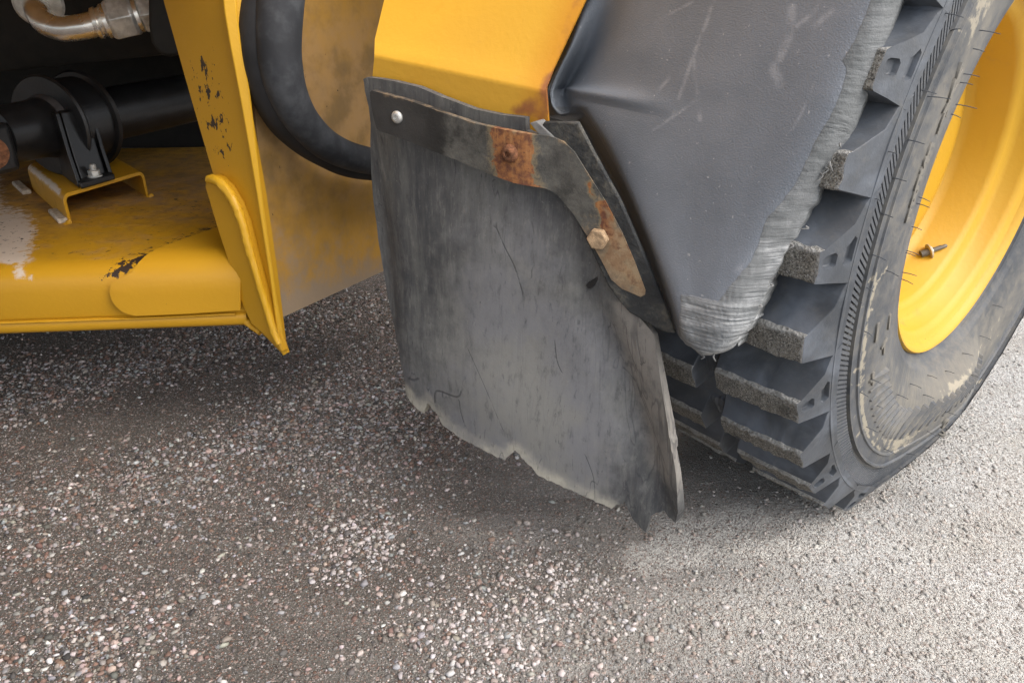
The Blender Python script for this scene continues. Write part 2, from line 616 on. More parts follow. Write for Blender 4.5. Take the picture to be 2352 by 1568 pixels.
def mat_tyre(name):
    g = G(name)
    n1, n2, n3 = g.noise(9, 5, 0.6), g.noise(60, 5, 0.65), g.noise(300, 3, 0.6)
    c = g.mix(g.ss(n1, 0.3, 0.7), (0.050, 0.056, 0.064), (0.084, 0.091, 0.100))
    c = g.mix(g.mul(g.ss(n2, 0.45, 0.75), 0.5), c, (0.105, 0.105, 0.102))
    du = g.ss(g.add(g.attr('dust'), g.add(g.mul(g.math('SUBTRACT', n2, 0.5), 1.2), g.mul(g.math('SUBTRACT', n1, 0.5), 0.7))), 0.1, 0.95)
    c = g.mix(g.mul(du, 0.85), c, (0.19, 0.175, 0.145))
    mu = g.ss(g.add(g.attr('mud'), g.mul(g.math('SUBTRACT', n2, 0.5), 1.3)), 0.45, 0.62)
    c = g.mix(g.mul(mu, 0.85), c, g.mix(n3, (0.38, 0.34, 0.26), (0.28, 0.25, 0.19)))
    bl = g.ss(g.noise(14, 4, 0.6, dist=0.5), 0.38, 0.75)
    c = g.mix(g.mul(bl, g.mul(g.attr('skylit'), 0.75)), c, (0.15, 0.17, 0.20))  # bluish sky light painted into the colour of the lug flanks
    sp_ = g.ss(n3, 0.73, 0.78)
    c = g.mix(g.mul(sp_, 0.4), c, (0.3, 0.29, 0.26))
    wr = g.noise(1.0, 4, 0.6, vec=g.mapping((85, 3, 1), vec=g.UV))
    wm = g.mul(g.attr('wrinkle'), wr)
    c = g.mix(g.mul(g.ss(wr, 0.6, 0.68), g.mul(g.attr('wrinkle'), 0.7)), c, (0.30, 0.28, 0.22))
    nb = g.bump(g.add(g.mul(n3, 0.4), g.add(n2, g.mul(wm, 5))), 0.22, 0.003)
    return g.out(c, g.add(0.5, g.mul(du, 0.3)), nb, spec=0.4)


def mat_tread(name):
    g = G(name)
    n1, n2, n3 = g.noise(110, 5, 0.75), g.noise(480, 4, 0.75), g.voro(260)
    c = g.mix(g.ss(n2, 0.36, 0.64), (0.075, 0.07, 0.062), (0.42, 0.40, 0.35))
    c = g.mix(g.mul(g.ss(n1, 0.42, 0.68), 0.6), c, (0.34, 0.315, 0.26))
    c = g.mix(g.mul(g.ss(g.noise(600, 2, 0.5), 0.62, 0.68), 0.9), c, (0.66, 0.64, 0.6))
    c = g.mix(g.mul(g.ss(g.noise(38, 4, 0.7), 0.5, 0.68), 0.5), c, (0.06, 0.057, 0.052))
    lp = g.ss(g.add(g.attr('lip'), g.mul(g.math('SUBTRACT', n1, 0.5), 2.2)), 0.5, 1.1)
    c = g.mix(g.mul(lp, 0.8), c, (0.52, 0.515, 0.49))
    return g.out(c, 0.9, g.bump(g.add(n1, g.add(n2, n3)), 1.0, 0.005), spec=0.25)


def ramp_const(g, x, cols):
    n = g.new('ShaderNodeValToRGB')
    n.color_ramp.interpolation = 'CONSTANT'
    e = n.color_ramp.elements
    while len(e) < len(cols):
        e.new(0.5)
    for k, c in enumerate(cols):
        e[k].position = k / len(cols)
        e[k].color = (*c, 1)
    g.lk(x, n.inputs[0])
    return n.outputs[0]


GRIT = [(0.34, 0.25, 0.21), (0.10, 0.085, 0.075), (0.42, 0.38, 0.35), (0.20, 0.12, 0.09), (0.25, 0.23, 0.21), (0.50, 0.45, 0.41), (0.15, 0.13, 0.115), (0.30, 0.19, 0.15)]


def mat_ground(name):
    g = G(name)
    n0, n1, n2, n3, n4 = g.noise(1.3, 4, 0.55), g.noise(6, 5, 0.6), g.noise(45, 5, 0.65), g.noise(260, 4, 0.7), g.noise(800, 3, 0.7)
    tk = g.noise(1.0, 4, 0.6, vec=g.mapping((1.6, 7.5, 1), (0, 0, math.radians(-28))))
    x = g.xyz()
    # fines: brown-grey left, packed sandy right; machine shade is partly painted into the left
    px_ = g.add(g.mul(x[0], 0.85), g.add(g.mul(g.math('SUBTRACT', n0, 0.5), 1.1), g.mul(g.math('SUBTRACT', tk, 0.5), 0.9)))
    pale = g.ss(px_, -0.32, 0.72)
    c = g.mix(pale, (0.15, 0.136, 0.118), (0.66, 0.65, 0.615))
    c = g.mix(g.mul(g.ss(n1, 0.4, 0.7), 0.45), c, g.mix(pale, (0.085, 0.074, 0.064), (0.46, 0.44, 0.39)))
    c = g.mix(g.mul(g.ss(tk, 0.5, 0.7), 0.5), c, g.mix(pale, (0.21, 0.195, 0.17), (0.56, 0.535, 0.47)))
    ptch = None
    for (xa, ya, xb, yb, w_) in ((1490, 1275, 1600, 1250, 0.075), (1560, 1215, 1720, 1180, 0.07), (1700, 1250, 1900, 1260, 0.05)):
        k_ = g.seg(tuple(onz(xa, ya, 0)), tuple(onz(xb, yb, 0)), w_, 0.15)
        ptch = k_ if ptch is None else g.math('MAXIMUM', ptch, k_)
    ptch = g.ss(g.add(ptch, g.mul(g.math('SUBTRACT', g.noise(26, 4), 0.5), 1.1)), 0.35, 0.95)
    c = g.mix(g.mul(ptch, 0.85), c, (0.70, 0.68, 0.63))
    c = g.mix(g.ss(n3, 0.32, 0.68), g.mix(g.math('SUBTRACT', 0.5, g.mul(pale, 0.3)), c, (0.04, 0.036, 0.032)), c)
    h = g.add(g.mul(n2, 1.5), g.mul(n3, 0.9))
    for sc, lo, amt in ((150, 0.62, 0.8), (300, 0.45, 0.85), (560, 0.40, 0.75)):
        vn = g.new('ShaderNodeTexVoronoi')
        g.lk(g.P, vn.inputs['Vector'])
        vn.inputs['Scale'].default_value = sc
        gc = g.xyz(vn.outputs['Color'])
        d = vn.outputs['Distance']
        thr = g.add(lo, g.mul(g.math('SUBTRACT', 0.55, tk), 0.5))
        gm = g.mul(g.math('GREATER_THAN', gc[1], thr), g.ss(d, 0.52, 0.38))
        gcol = g.mix(g.mul(pale, 0.45), ramp_const(g, gc[0], GRIT), (0.62, 0.595, 0.54))
        c = g.mix(g.mul(gm, amt), c, gcol)
        h = g.add(h, g.mul(g.mul(gm, g.math('SUBTRACT', 0.6, d)), 1.6))
    c = g.mix(g.mul(g.ss(n4, 0.64, 0.72), 0.5), c, (0.60, 0.56, 0.50))
    return g.out(c, 0.95, g.bump(h, 0.8, 0.0055), spec=0.2)


def mat_stone(name):
    g = G(name)
    c = g.acol('tint')
    n = g.noise(500, 4, 0.7)
    c = g.mix(g.mul(g.ss(n, 0.35, 0.7), 0.35), c, g.mix(0.55, c, (0.08, 0.07, 0.065)))
    return g.out(c, 0.85, g.bump(n, 0.4, 0.001), spec=0.3)


# ------------------------------------------------------------------ ground
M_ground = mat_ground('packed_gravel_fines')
gx = np.array([-120, -40, -12, -5] + list(np.arange(-2.4, 2.81, 0.04)) + [5, 12, 40, 120])
gy = np.array([-120, -40, -12, -3] + list(np.arange(0.2, 3.61, 0.04)) + [6, 12, 40, 120])


def ground_z(x, y):
    near = np.exp(-((x / 3.0) ** 4 + ((y - 1.5) / 3.0) ** 4))
    return near * (0.006 * np.sin(3.1 * x + 1.3 * y + 0.5) * np.cos(2.3 * y - 0.7 * x) + 0.004 * np.sin(7.3 * x + 2.1) * np.sin(6.1 * y + 1.0)) - 0.004


X, Y = np.meshgrid(gx, gy)
Vg = np.stack([X.ravel(), Y.ravel(), ground_z(X, Y).ravel()], 1)
nx = len(gx)
Fg = [[j * nx + i, j * nx + i + 1, (j + 1) * nx + i + 1, (j + 1) * nx + i] for j in range(len(gy) - 1) for i in range(nx - 1)]
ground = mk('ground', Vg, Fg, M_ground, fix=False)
ground['kind'] = 'structure'
ground['label'] = 'packed gravel yard, brown grey on the left and pale sandy on the right'


def stones(name, n, rlo, rhi, skew, area, subd, clump, seed, label):
    rg = np.random.default_rng(seed)
    x = rg.uniform(area[0], area[1], n * 3)
    y = rg.uniform(area[2], area[3], n * 3)
    # fewer loose stones on the packed right side and in clear streaks
    cr_, sr_ = math.cos(math.radians(30)), math.sin(math.radians(30))
    xa, ya = x * cr_ + y * sr_, -x * sr_ + y * cr_
    f = np.zeros(len(x))
    rw = np.random.default_rng(77)
    for o_ in range(9):
        kx, ky, p_ = rw.normal(0, 2.2 * 1.35 ** (o_ / 2)), rw.normal(0, 7.5 * 1.35 ** (o_ / 2)), rw.uniform(0, 6.28)
        f += np.sin(kx * xa + ky * ya + p_) / (1 + 0.15 * o_)
    f = np.clip(0.5 + f * 0.19, 0.10, 1) ** clump
    left = 1 / (1 + np.exp((x - 0.2) / 0.16))
    for (xa_, ya_, w_) in ((1260, 1340, 0.10), (1120, 1470, 0.12), (820, 1250, 0.08), (200, 1500, 0.09)):
        q_ = onz(xa_, ya_, 0)
        f = np.minimum(1, f + 0.75 * np.exp(-((x - q_[0]) ** 2 + (y - q_[1]) ** 2) / w_ ** 2))
    for (xa_, ya_, w_) in ((1490, 1275, 0.07), (1600, 1235, 0.09), (1720, 1190, 0.07)):
        q_ = onz(xa_, ya_, 0)
        f = f * (1 - 0.85 * np.exp(-((x - q_[0]) ** 2 + (y - q_[1]) ** 2) / w_ ** 2))
    keep = rg.random(n * 3) < f * (0.34 + 0.66 * left) / np.maximum(1, (y / 1.5)) ** 0.7
    # none inside the tyre print
    x, y = x[keep][:n], y[keep][:n]
    n = len(x)
    r = rlo + (rhi - rlo) * rg.random(n) ** skew
    if subd:
        t = (1 + 5 ** 0.5) / 2
        B = np.array([(-1, t, 0), (1, t, 0), (-1, -t, 0), (1, -t, 0), (0, -1, t), (0, 1, t), (0, -1, -t), (0, 1, -t), (t, 0, -1), (t, 0, 1), (-t, 0, -1), (-t, 0, 1)]) / math.sqrt(1 + t * t)
        T = np.array([(0, 11, 5), (0, 5, 1), (0, 1, 7), (0, 7, 10), (0, 10, 11), (1, 5, 9), (5, 11, 4), (11, 10, 2), (10, 7, 6), (7, 1, 8), (3, 9, 4), (3, 4, 2), (3, 2, 6), (3, 6, 8), (3, 8, 9), (4, 9, 5), (2, 4, 11), (6, 2, 10), (8, 6, 7), (9, 8, 1)])
    else:
        B = np.array([(1, 0, 0), (-1, 0, 0), (0, 1, 0), (0, -1, 0), (0, 0, 1), (0, 0, -1)], float)
        T = np.array([(0, 2, 4), (2, 1, 4), (1, 3, 4), (3, 0, 4), (2, 0, 5), (1, 2, 5), (3, 1, 5), (0, 3, 5)])
    lf = left[keep][:n]
    r = r * (0.84 + 0.16 * lf)
    k = len(B)
    V = np.repeat(B[None], n, 0) * (1 + rg.uniform(-0.42, 0.36, (n, k, 1)))
    V = V + rg.normal(0, 0.13, (n, k, 3))
    V *= rg.uniform(0.65, 1.4, (n, 1, 3)) * np.array([1, 1, 0.62])
    a, b, c = (rg.uniform(0, 6.283, n) for _ in range(3))
    b = b * 0 + rg.normal(0, 0.35, n)
    ca, sa, cb, sb = np.cos(a), np.sin(a), np.cos(b), np.sin(b)
    Rz = np.zeros((n, 3, 3)); Rz[:, 0, 0] = ca; Rz[:, 0, 1] = -sa; Rz[:, 1, 0] = sa; Rz[:, 1, 1] = ca; Rz[:, 2, 2] = 1
    Rx = np.zeros((n, 3, 3)); Rx[:, 0, 0] = 1; Rx[:, 1, 1] = cb; Rx[:, 1, 2] = -sb; Rx[:, 2, 1] = sb; Rx[:, 2, 2] = cb
    V = np.einsum('nij,nkj->nki', Rz @ Rx, V) * r[:, None, None]
    V[:, :, 0] += x[:, None]
    V[:, :, 1] += y[:, None]
    V[:, :, 2] += (ground_z(x, y) + r * (rg.uniform(-0.15, 0.5, n) - 0.18 * (1 - lf)))[:, None]
    F = T[None] + (np.arange(n) * k)[:, None, None]
    me = bpy.data.meshes.new(name)
    nv, nf = n * k, n * len(T)
    me.vertices.add(nv)
    me.vertices.foreach_set('co', V.astype(np.float32).ravel())
    me.loops.add(nf * 3)
    me.loops.foreach_set('vertex_index', F.astype(np.int32).ravel())
    me.polygons.add(nf)
    me.polygons.foreach_set('loop_start', np.arange(0, nf * 3, 3, dtype=np.int32))
    me.update(calc_edges=True)
    pal = np.array([(0.60, 0.53, 0.50), (0.66, 0.64, 0.62), (0.46, 0.36, 0.32), (0.36, 0.36, 0.36), (0.24, 0.15, 0.115), (0.14, 0.13, 0.12), (0.40, 0.37, 0.33), (0.30, 0.25, 0.215), (0.76, 0.74, 0.72), (0.075, 0.07, 0.068)])
    w = np.array([.08, .045, .11, .14, .15, .15, .12, .15, .01, .045])
    ci = rg.choice(len(pal), n, p=w)
    tint = pal[ci] * rg.uniform(0.55, 1.0, (n, 1)) * rg.uniform(0.95, 1.05, (n, 3))
    bri = np.zeros(n)
    for (xa_, ya_, w_) in ((1260, 1340, 0.10), (1120, 1470, 0.13), (820, 1250, 0.07)):
        q_ = onz(xa_, ya_, 0)
        bri = np.maximum(bri, np.exp(-((x - q_[0]) ** 2 + (y - q_[1]) ** 2) / w_ ** 2))
    up_ = rg.random(n) < bri * 0.42
    tint[up_] = tint[up_] * 0.35 + np.array([0.62, 0.565, 0.545]) * rg.uniform(0.75, 1.1, (up_.sum(), 1)) * 0.75
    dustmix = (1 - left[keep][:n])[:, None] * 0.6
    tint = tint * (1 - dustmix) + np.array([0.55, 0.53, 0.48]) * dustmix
    col = np.ones((n, k, 4), np.float32)
    col[:, :, :3] = tint[:, None, :]
    at = me.attributes.new('tint', 'FLOAT_COLOR', 'POINT')
    at.data.foreach_set('color', col.ravel())
    o = link(name, me, M_stone)
    o['kind'] = 'stuff'
    o['label'] = label
    return o


M_stone = mat_stone('crushed_granite')
stones('gravel', 120000, 0.0013, 0.0050, 2.5, (-1.45, 1.75, 0.5, 2.7), True, 2.0, 11, 'loose crushed pink and grey granite stones on the yard')
stones('grit', 45000, 0.0008, 0.0019, 1.3, (-1.0, 1.3, 0.5, 1.8), False, 1.0, 12, 'fine grit scattered between the stones')

# ------------------------------------------------------------------ the loader
YAW, ELV = math.radians(42.57), math.radians(-2.555)
AX = np.array([math.sin(YAW) * math.cos(ELV), -math.cos(YAW) * math.cos(ELV), math.sin(ELV)])     # wheel axis, outwards
TR = np.array([math.cos(YAW), math.sin(YAW), 0.0])
UP = np.cross(AX, TR)
UP = UP if UP[2] > 0 else -UP
HUB = np.array([0.727, 1.096, 0.504])

loader = bpy.data.objects.new('wheel_loader', None)
loader.empty_display_size = 0.2
loader.location = (-0.1, 1.6, 0.0)
COL.objects.link(loader)
loader['label'] = 'yellow wheel loader with a torn rubber mudflap and scraped black mudguard'
loader['category'] = 'wheel loader'

M_yel = mat_yellow('loader_yellow_paint', dirt=0.12, chips=0.25)
M_yel_strip = mat_yellow('edge_yellow_paint', dirt=0.08, chips=0.1, base=(0.62, 0.34, 0.016))
M_yel_clean = mat_yellow('rim_yellow_paint', dirt=0.14, chips=0.0, base=(0.56, 0.315, 0.012), rough=0.42)
M_yel_fender = mat_yellow('fender_yellow_paint', dirt=0.06, chips=0.0, base=(0.60, 0.335, 0.028), rough=0.42)
M_yel_dirty = mat_yellow('dirty_yellow_paint', dirt=0.42, chips=0.6, base=(0.64, 0.31, 0.012))
M_yel_filthy = mat_yellow('mud_stained_yellow_paint', dirt=0.50, chips=0.6, base=(0.50, 0.255, 0.018), dirtcol=(0.24, 0.15, 0.06), rough=0.6, blotch=0.5)
M_tyre = mat_tyre('tyre_rubber')
M_tread = mat_tread('worn_tread_rubber')
M_black = mat_plain('black_paint', (0.014, 0.014, 0.015), 0.32, dust=0.1, dustcol=(0.06, 0.055, 0.05))
M_dark = mat_plain('grimy_dark_steel', (0.012, 0.011, 0.009), 0.75, dust=0.1, dustcol=(0.035, 0.028, 0.02))
M_hose = mat_plain('black_hose_rubber', (0.022, 0.024, 0.028), 0.7, dust=0.36, dustcol=(0.075, 0.08, 0.085), scale=9)
M_chrome = mat_plain('zinc_plated_steel', (0.82, 0.80, 0.75), 0.20, 0.92, var=0.18, scale=20, bumps=0.06)
M_zinc = mat_plain('dull_zinc', (0.60, 0.60, 0.57), 0.42, 0.7, var=0.25, scale=60, bumps=0.2)
M_rustbolt = mat_plain('rusted_steel', (0.20, 0.085, 0.04), 0.8, 0.1, var=0.5, scale=120, bumps=0.6)
M_palebolt = mat_plain('dusty_bolt_steel', (0.46, 0.32, 0.19), 0.75, 0.1, var=0.35, scale=120, bumps=0.5)
M_bar = mat_rusty('rusty_flat_bar')
M_hub = mat_plain('grey_hose_end', (0.16, 0.16, 0.155), 0.6, scale=40)


# ---- wheel coordinates, with the tyre settled under the machine's weight
def W(r, phi, a):
    r, phi, a = np.broadcast_arrays(np.asarray(r, float), np.asarray(phi, float), np.asarray(a, float))
    P = HUB + a[..., None] * AX + r[..., None] * (-TR * np.cos(phi)[..., None] + UP * np.sin(phi)[..., None])
    # where the tread would sink below the ground the whole section is pushed up and its sidewall bulges
    zt_ = HUB[2] + a * AX[2] + 0.549 * UP[2] * np.sin(phi)
    g_ = 0.005 - zt_
    lift = 0.5 * (g_ + np.sqrt(g_ * g_ + 0.006 ** 2))
    taper = np.clip((r - 0.29) / 0.13, 0, 1)
    side = np.clip((a + 0.182) / 0.165, -1.3, 1.3)
    k = np.clip((0.56 - r) / 0.12, 0, 1) * np.clip((r - 0.29) / 0.07, 0, 1)
    P = P + AX * (lift * side * k * 0.5)[..., None]
    P[..., 2] += lift * taper
    return P


D2R = math.pi / 180

# ---- tyre carcass
prof = [(-0.270, -0.060), (-0.274, -0.046), (-0.279, -0.037), (-0.288, -0.030), (-0.289, -0.0245), (-0.300, -0.0205), (-0.302, -0.0165), (-0.320, -0.0115), (-0.345, -0.005), (-0.375, 0.0005), (-0.40, 0.003), (-0.425, 0.0025),
        (-0.4375, 0.0015), (-0.439, 0.0032), (-0.4415, 0.0032), (-0.443, 0.001), (-0.457, 0.0005), (-0.459, 0.0035), (-0.4615, 0.0035), (-0.4630, -0.0025),
        (-0.480, -0.0025), (-0.4965, -0.0025), (-0.4975, 0.003), (-0.504, 0.002), (-0.506, -0.005), (-0.507, -0.012), (-0.506, -0.035), (-0.505, -0.08), (-0.505, -0.182)]
prof = np.array([(-p, q) for p, q in prof])
prof = resample(prof, 0.006)
mirror = np.array([(p, -0.364 - q) for p, q in prof[::-1][1:]])
prof = np.vstack([prof, mirror])
NP, NA = len(prof), 540
ph = np.arange(NA) / NA * 2 * math.pi
RR = np.repeat(prof[:, 0][:, None], NA, 1)
AA = np.repeat(prof[:, 1][:, None], NA, 1)
PH = np.repeat(ph[None], NP, 0)
Vt = W(RR, PH, AA).reshape(-1, 3)
Ft = [[i * NA + k, i * NA + (k + 1) % NA, (i + 1) * NA + (k + 1) % NA, (i + 1) * NA + k] for i in range(NP - 1) for k in range(NA)]
pd = (PH / D2R + 7 + 180) % 360 - 180
outer = AA > -0.1


def gauss(x, c, s):
    return np.exp(-((x - c) / s) ** 2)


dust = 0.42 * outer * gauss(RR, 0.38, 0.09) + 0.55 * gauss(pd, -85, 40) * gauss(RR, 0.36, 0.08) * outer + 0.25 * (RR > 0.46) * (RR < 0.5) * outer + 0.22 * gauss(pd, 45, 30) * gauss(RR, 0.41, 0.05) * outer
streak = np.clip(np.sin(RR * 900 + 3 * np.sin(pd * 0.13)) * 0.5 + 0.2, 0, 1)
band = lambda x_, a_, b_: 1 / (1 + np.exp(-(x_ - a_) / 2.5)) / (1 + np.exp((x_ - b_) / 2.5))
mud = outer * (0.58 * gauss(pd, 42, 9) * gauss(RR, 0.415, 0.035) + 0.62 * band(pd, -48, 5) * gauss(RR, 0.434, 0.004) + 0.55 * gauss(pd, -58, 14) * gauss(RR, 0.425, 0.022) + 0.28 * gauss(pd, -105, 32) * gauss(RR, 0.36, 0.05) + 0.42 * gauss(pd, -80, 13) * gauss(RR, 0.355, 0.016)
               + 0.6 * (gauss(pd, -15, 0.9) + gauss(pd, -27, 0.8) + gauss(pd, -34, 0.8) + gauss(pd, 2, 1.2)) * gauss(RR, 0.447, 0.010) + 0.35 * band(pd, -170, -60) * streak * gauss(RR, 0.39, 0.04))
pxv = np.array([proj(v) for v in Vt]).reshape(NP, NA, 2)
ml = np.full((NP, NA), 1e9)
for ln_ in ([(2040, 610), (2010, 655), (1998, 700), (1990, 760), (1985, 830), (1982, 900), (1984, 950), (1994, 985), (2020, 1008), (2060, 1012), (2100, 1000)], [(1962, 700), (2010, 712)], [(1950, 882), (1984, 884)], [(2190, 60), (2215, 80), (2232, 66)], [(2140, 945), (2190, 905), (2260, 870)]):
    ml = np.minimum(ml, segdist(pxv.reshape(-1, 2), ln_).reshape(NP, NA))
mud = np.maximum(mud, outer * 0.62 * np.clip(1.3 - ml / 5, 0, 1))
wrk = outer * gauss(pd, -52, 26) * gauss(RR, 0.375, 0.05)
uvt = np.stack([PH * 0.59, RR], -1).reshape(-1, 2)
tyre = mk('tyre', Vt, Ft, M_tyre, loader, attrs={'dust': dust.ravel(), 'mud': mud.ravel(), 'wrinkle': wrk.ravel(), 'skylit': (RR > 0.498).ravel() * 1.0}, sharp=50, uv=uvt)
bvh = BVHTree.FromPolygons([Vector(v) for v in Vt], Ft)

# ---- tread blocks
PITCHD = 9.6
R_TOP, R_BASE = 0.549, 0.508


def tread_block(p1, p0, a0, a1, seed, slots, top=None):
    """p1/p0: upper and lower edge of the worn face (degrees); a0..a1: its reach along the axle, a0 the outer end"""
    rg = np.random.default_rng(seed)
    na = 18
    As = np.linspace(a0, a1, na)
    rows = []
    for i, a in enumerate(As):
        s = abs(a + 0.182) / 0.165                       # 0 centre .. 1 shoulder
        rb = R_BASE - 0.004 * max(0, (s - 0.78) / 0.22) ** 1.5
        tw = 0.5 * (1 - s)                             # slight chevron
        up, dn = p1 - tw + rg.normal(0, 0.06), p0 - tw + rg.normal(0, 0.06)
        kk = 1 + 0.12 * max(0, (s - 0.7) / 0.3)
        rt = (top or R_TOP) - 0.003 * s ** 2
        sec = [(up + 6.6 * kk, rb - 0.008), (up + 4.9 * kk, rb + 0.004), (up + 3.0, rb + 0.24 * (rt - rb)), (up + 1.3, rb + 0.62 * (rt - rb)), (up + 0.18, rt - 0.004),
               (up - 0.12, rt), (up * 0.67 + dn * 0.33, rt), (up * 0.33 + dn * 0.67, rt), (dn + 0.12, rt), (dn, rt - 0.003), (dn - 0.25, rb + 0.5 * (rt - rb)), (dn - 0.7, rb - 0.006)]
        rows.append(sec)
    rows = np.array(rows)
    ns = rows.shape[1]
    phs = rows[:, :, 0] * D2R
    rs = rows[:, :, 1].copy()
    rs[:, 5:9] += rg.normal(0, 0.0011, rs[:, 5:9].shape)
    phs[:, 4:6] += rg.normal(0, 0.0016, phs[:, 4:6].shape)
    phs[:, 8:10] += rg.normal(0, 0.0014, phs[:, 8:10].shape)
    aa = np.repeat(As[:, None], ns, 1)
    # ends lean: the shoulder end tapers outwards towards the sidewall, the notch end is scooped
    depth = (R_TOP - rs) / (R_TOP - R_BASE)
    sgn = 1 if a0 > a1 else -1
    aa[0] += sgn * (0.017 * depth[0])
    aa[-1] -= sgn * (0.010 * np.clip(depth[-1], 0, 1) ** 2)
    V = W(rs, phs, aa)
    V = V.reshape(-1, 3)
    F, mid = [], []
    for i in range(na - 1):
        for j in range(ns - 1):
            F.append([i * ns + j, i * ns + j + 1, (i + 1) * ns + j + 1, (i + 1) * ns + j])
            mid.append(1 if 4 <= j <= 8 else 0)
    F.append([(na - 1) * ns + j for j in range(ns)]); mid.append(0)
    cap2 = np.stack([phs[0] / D2R * 0.0093, rs[0]], 1)
    if not slots:
        F.append([j for j in range(ns)][::-1]); mid.append(0)
    else:
        cx = (0.5 * (p1 + p0) + 0.3) * 0.0093
        holes = []
        for (r0, r1, w0, w1, sh) in ((0.525, 0.541, 0.0085, 0.0075, 0.004), (0.5065, 0.5165, 0.016, 0.013, 0.014)):
            m = 0.2
            h = [(cx + sh - w0, r0 + 0.003), (cx + sh - w0 + 0.003, r0), (cx + sh + w0 - 0.003, r0), (cx + sh + w0, r0 + 0.003), (cx + sh * .6 + w1, r1 - 0.003), (cx + sh * .6 + w1 - 0.003, r1), (cx + sh * .6 - w1 + 0.003, r1), (cx + sh * .6 - w1, r1 - 0.003)]
            holes.append(np.array(h))
        pts2 = np.vstack([cap2] + holes)
        faces = [list(range(ns))] + [list(range(ns + 8 * k_, ns + 8 * k_ + 8)) for k_ in range(2)]
        rc = delaunay_2d_cdt([Vector(q) for q in pts2], [], faces, 1, 1e-8)
        PT = np.array([tuple(q) for q in rc[0]])
        a_at = lambda rr_: a0 + sgn * (0.017 * (R_TOP - rr_) / (R_TOP - R_BASE))
        base = len(V)
        V = np.vstack([V, W(PT[:, 1], PT[:, 0] / 0.0093 * D2R, a_at(PT[:, 1]))])
        for f in rc[2]:
            c_ = PT[list(f)].mean(0)[None]
            if inside(c_, holes[0])[0] or inside(c_, holes[1])[0]:
                continue
            F.append([base + q for q in f]); mid.append(0)
        for h in holes:
            b2 = len(V)
            hc = h.mean(0)
            hin = hc + (h - hc) * 0.86
            V = np.vstack([V, W(h[:, 1], h[:, 0] / 0.0093 * D2R, a_at(h[:, 1])), W(hin[:, 1], hin[:, 0] / 0.0093 * D2R, a_at(hin[:, 1]) - sgn * 0.006)])
            for q in range(8):
                F.append([b2 + q, b2 + (q + 1) % 8, b2 + 8 + (q + 1) % 8, b2 + 8 + q]); mid.append(0)
            F.append([b2 + 8 + q for q in range(8)]); mid.append(0)
    ed_ = np.zeros(len(V))
    e_ = np.zeros((na, ns)); e_[:, 4:6] = 1.0; e_[0, 4:10] = 1.0; e_[:, 9] = 0.5
    ed_[:na * ns] = e_.ravel()
    return V, F, mid, ed_


for k in range(34):
    q = -9.2 - 10.45 * (k - 6) + {7: 0.25, 8: 0.1, 9: 0.6, 10: 0.6}.get(k, 0.0)
    f1 = q + random.uniform(-0.12, 0.12)
    f0 = f1 - 3.9
    jit = random.uniform(-0.004, 0.004)
    V, F, mid, ed_ = tread_block(f1, f0, -0.017, -0.130 + jit, 100 + k, k % 2 == 1)
    # low bridge across the notch joins it to the block on the other half
    V2, F2, mid2, ed2 = tread_block(f1 + 0.4, f0 - 0.3, -0.126, -0.170, 500 + k, False, top=R_BASE + 0.016)
    F = F + [[q_ + len(V) for q_ in f] for f in F2]
    V, mid, ed_ = np.vstack([V, V2]), mid + [0] * len(mid2), np.concatenate([ed_, ed2 * 0])
    mk('tread_block', V, F, [M_tyre, M_tread], tyre, mids=mid, sharp=32, attrs={'skylit': np.ones(len(V)), 'lip': ed_}).modifiers.new('bevel', 'BEVEL')
    V, F, mid, ed_ = tread_block(f1 - 1.9, f0 - 2.2, -0.347, -0.165 + jit, 300 + k, False)
    mk('tread_block', V, F, [M_tyre, M_tread], tyre, mids=mid, sharp=32, attrs={'skylit': np.ones(len(V)), 'lip': ed_}).modifiers.new('bevel', 'BEVEL')

for o_ in tyre.children:
    b_ = o_.modifiers.get('bevel')
    if b_:
        b_.width, b_.segments, b_.limit_method, b_.angle_limit = 0.0022, 2, 'ANGLE', math.radians(32)

# ---- slanted ribs of the shoulder band
for k in range(190):
    p = -107 + 0.95 * k
    V = []
    for (r, pp) in ((0.4645, p), (0.4645, p + 0.72), (0.4955, p + 3.4), (0.4955, p + 2.68)):
        V.append(W(r, pp * D2R, -0.009))
    for (r, pp) in ((0.4672, p + 0.06), (0.4672, p + 0.64), (0.4948, p + 3.32), (0.4948, p + 2.74)):
        V.append(W(r, pp * D2R, 0.0018 if p > -42 else -0.0012))
    F = [[4, 5, 6, 7], [0, 1, 5, 4], [1, 2, 6, 5], [2, 3, 7, 6], [3, 0, 4, 7]]
    mk('sidewall_rib', V, F, M_tyre, tyre, smooth=False)


# ---- fan of moulded ridges low on the sidewall
for k in range(26):
    p = -112 + 3.1 * k
    V = []
    for (aa_, w_, in_) in ((-0.002, 0.55, 0.0), (0.0052, 0.3, 0.004)):
        for (r, pp) in ((0.362 + in_, p - w_), (0.362 + in_, p + w_), (0.418 - in_, p + 5.5 + w_), (0.418 - in_, p + 5.5 - w_)):
            V.append(W(r, pp * D2R, aa_))
    mk('sidewall_ridge', V, [[4, 5, 6, 7], [0, 1, 5, 4], [1, 2, 6, 5], [2, 3, 7, 6], [3, 0, 4, 7]], M_tyre, tyre, smooth=False, attrs={'dust': np.full(8, 0.45)})


def hit(x, y):
    d = Vector(ray(x, y)).normalized()
    h = bvh.ray_cast(Vector(EYE), d)
    return h


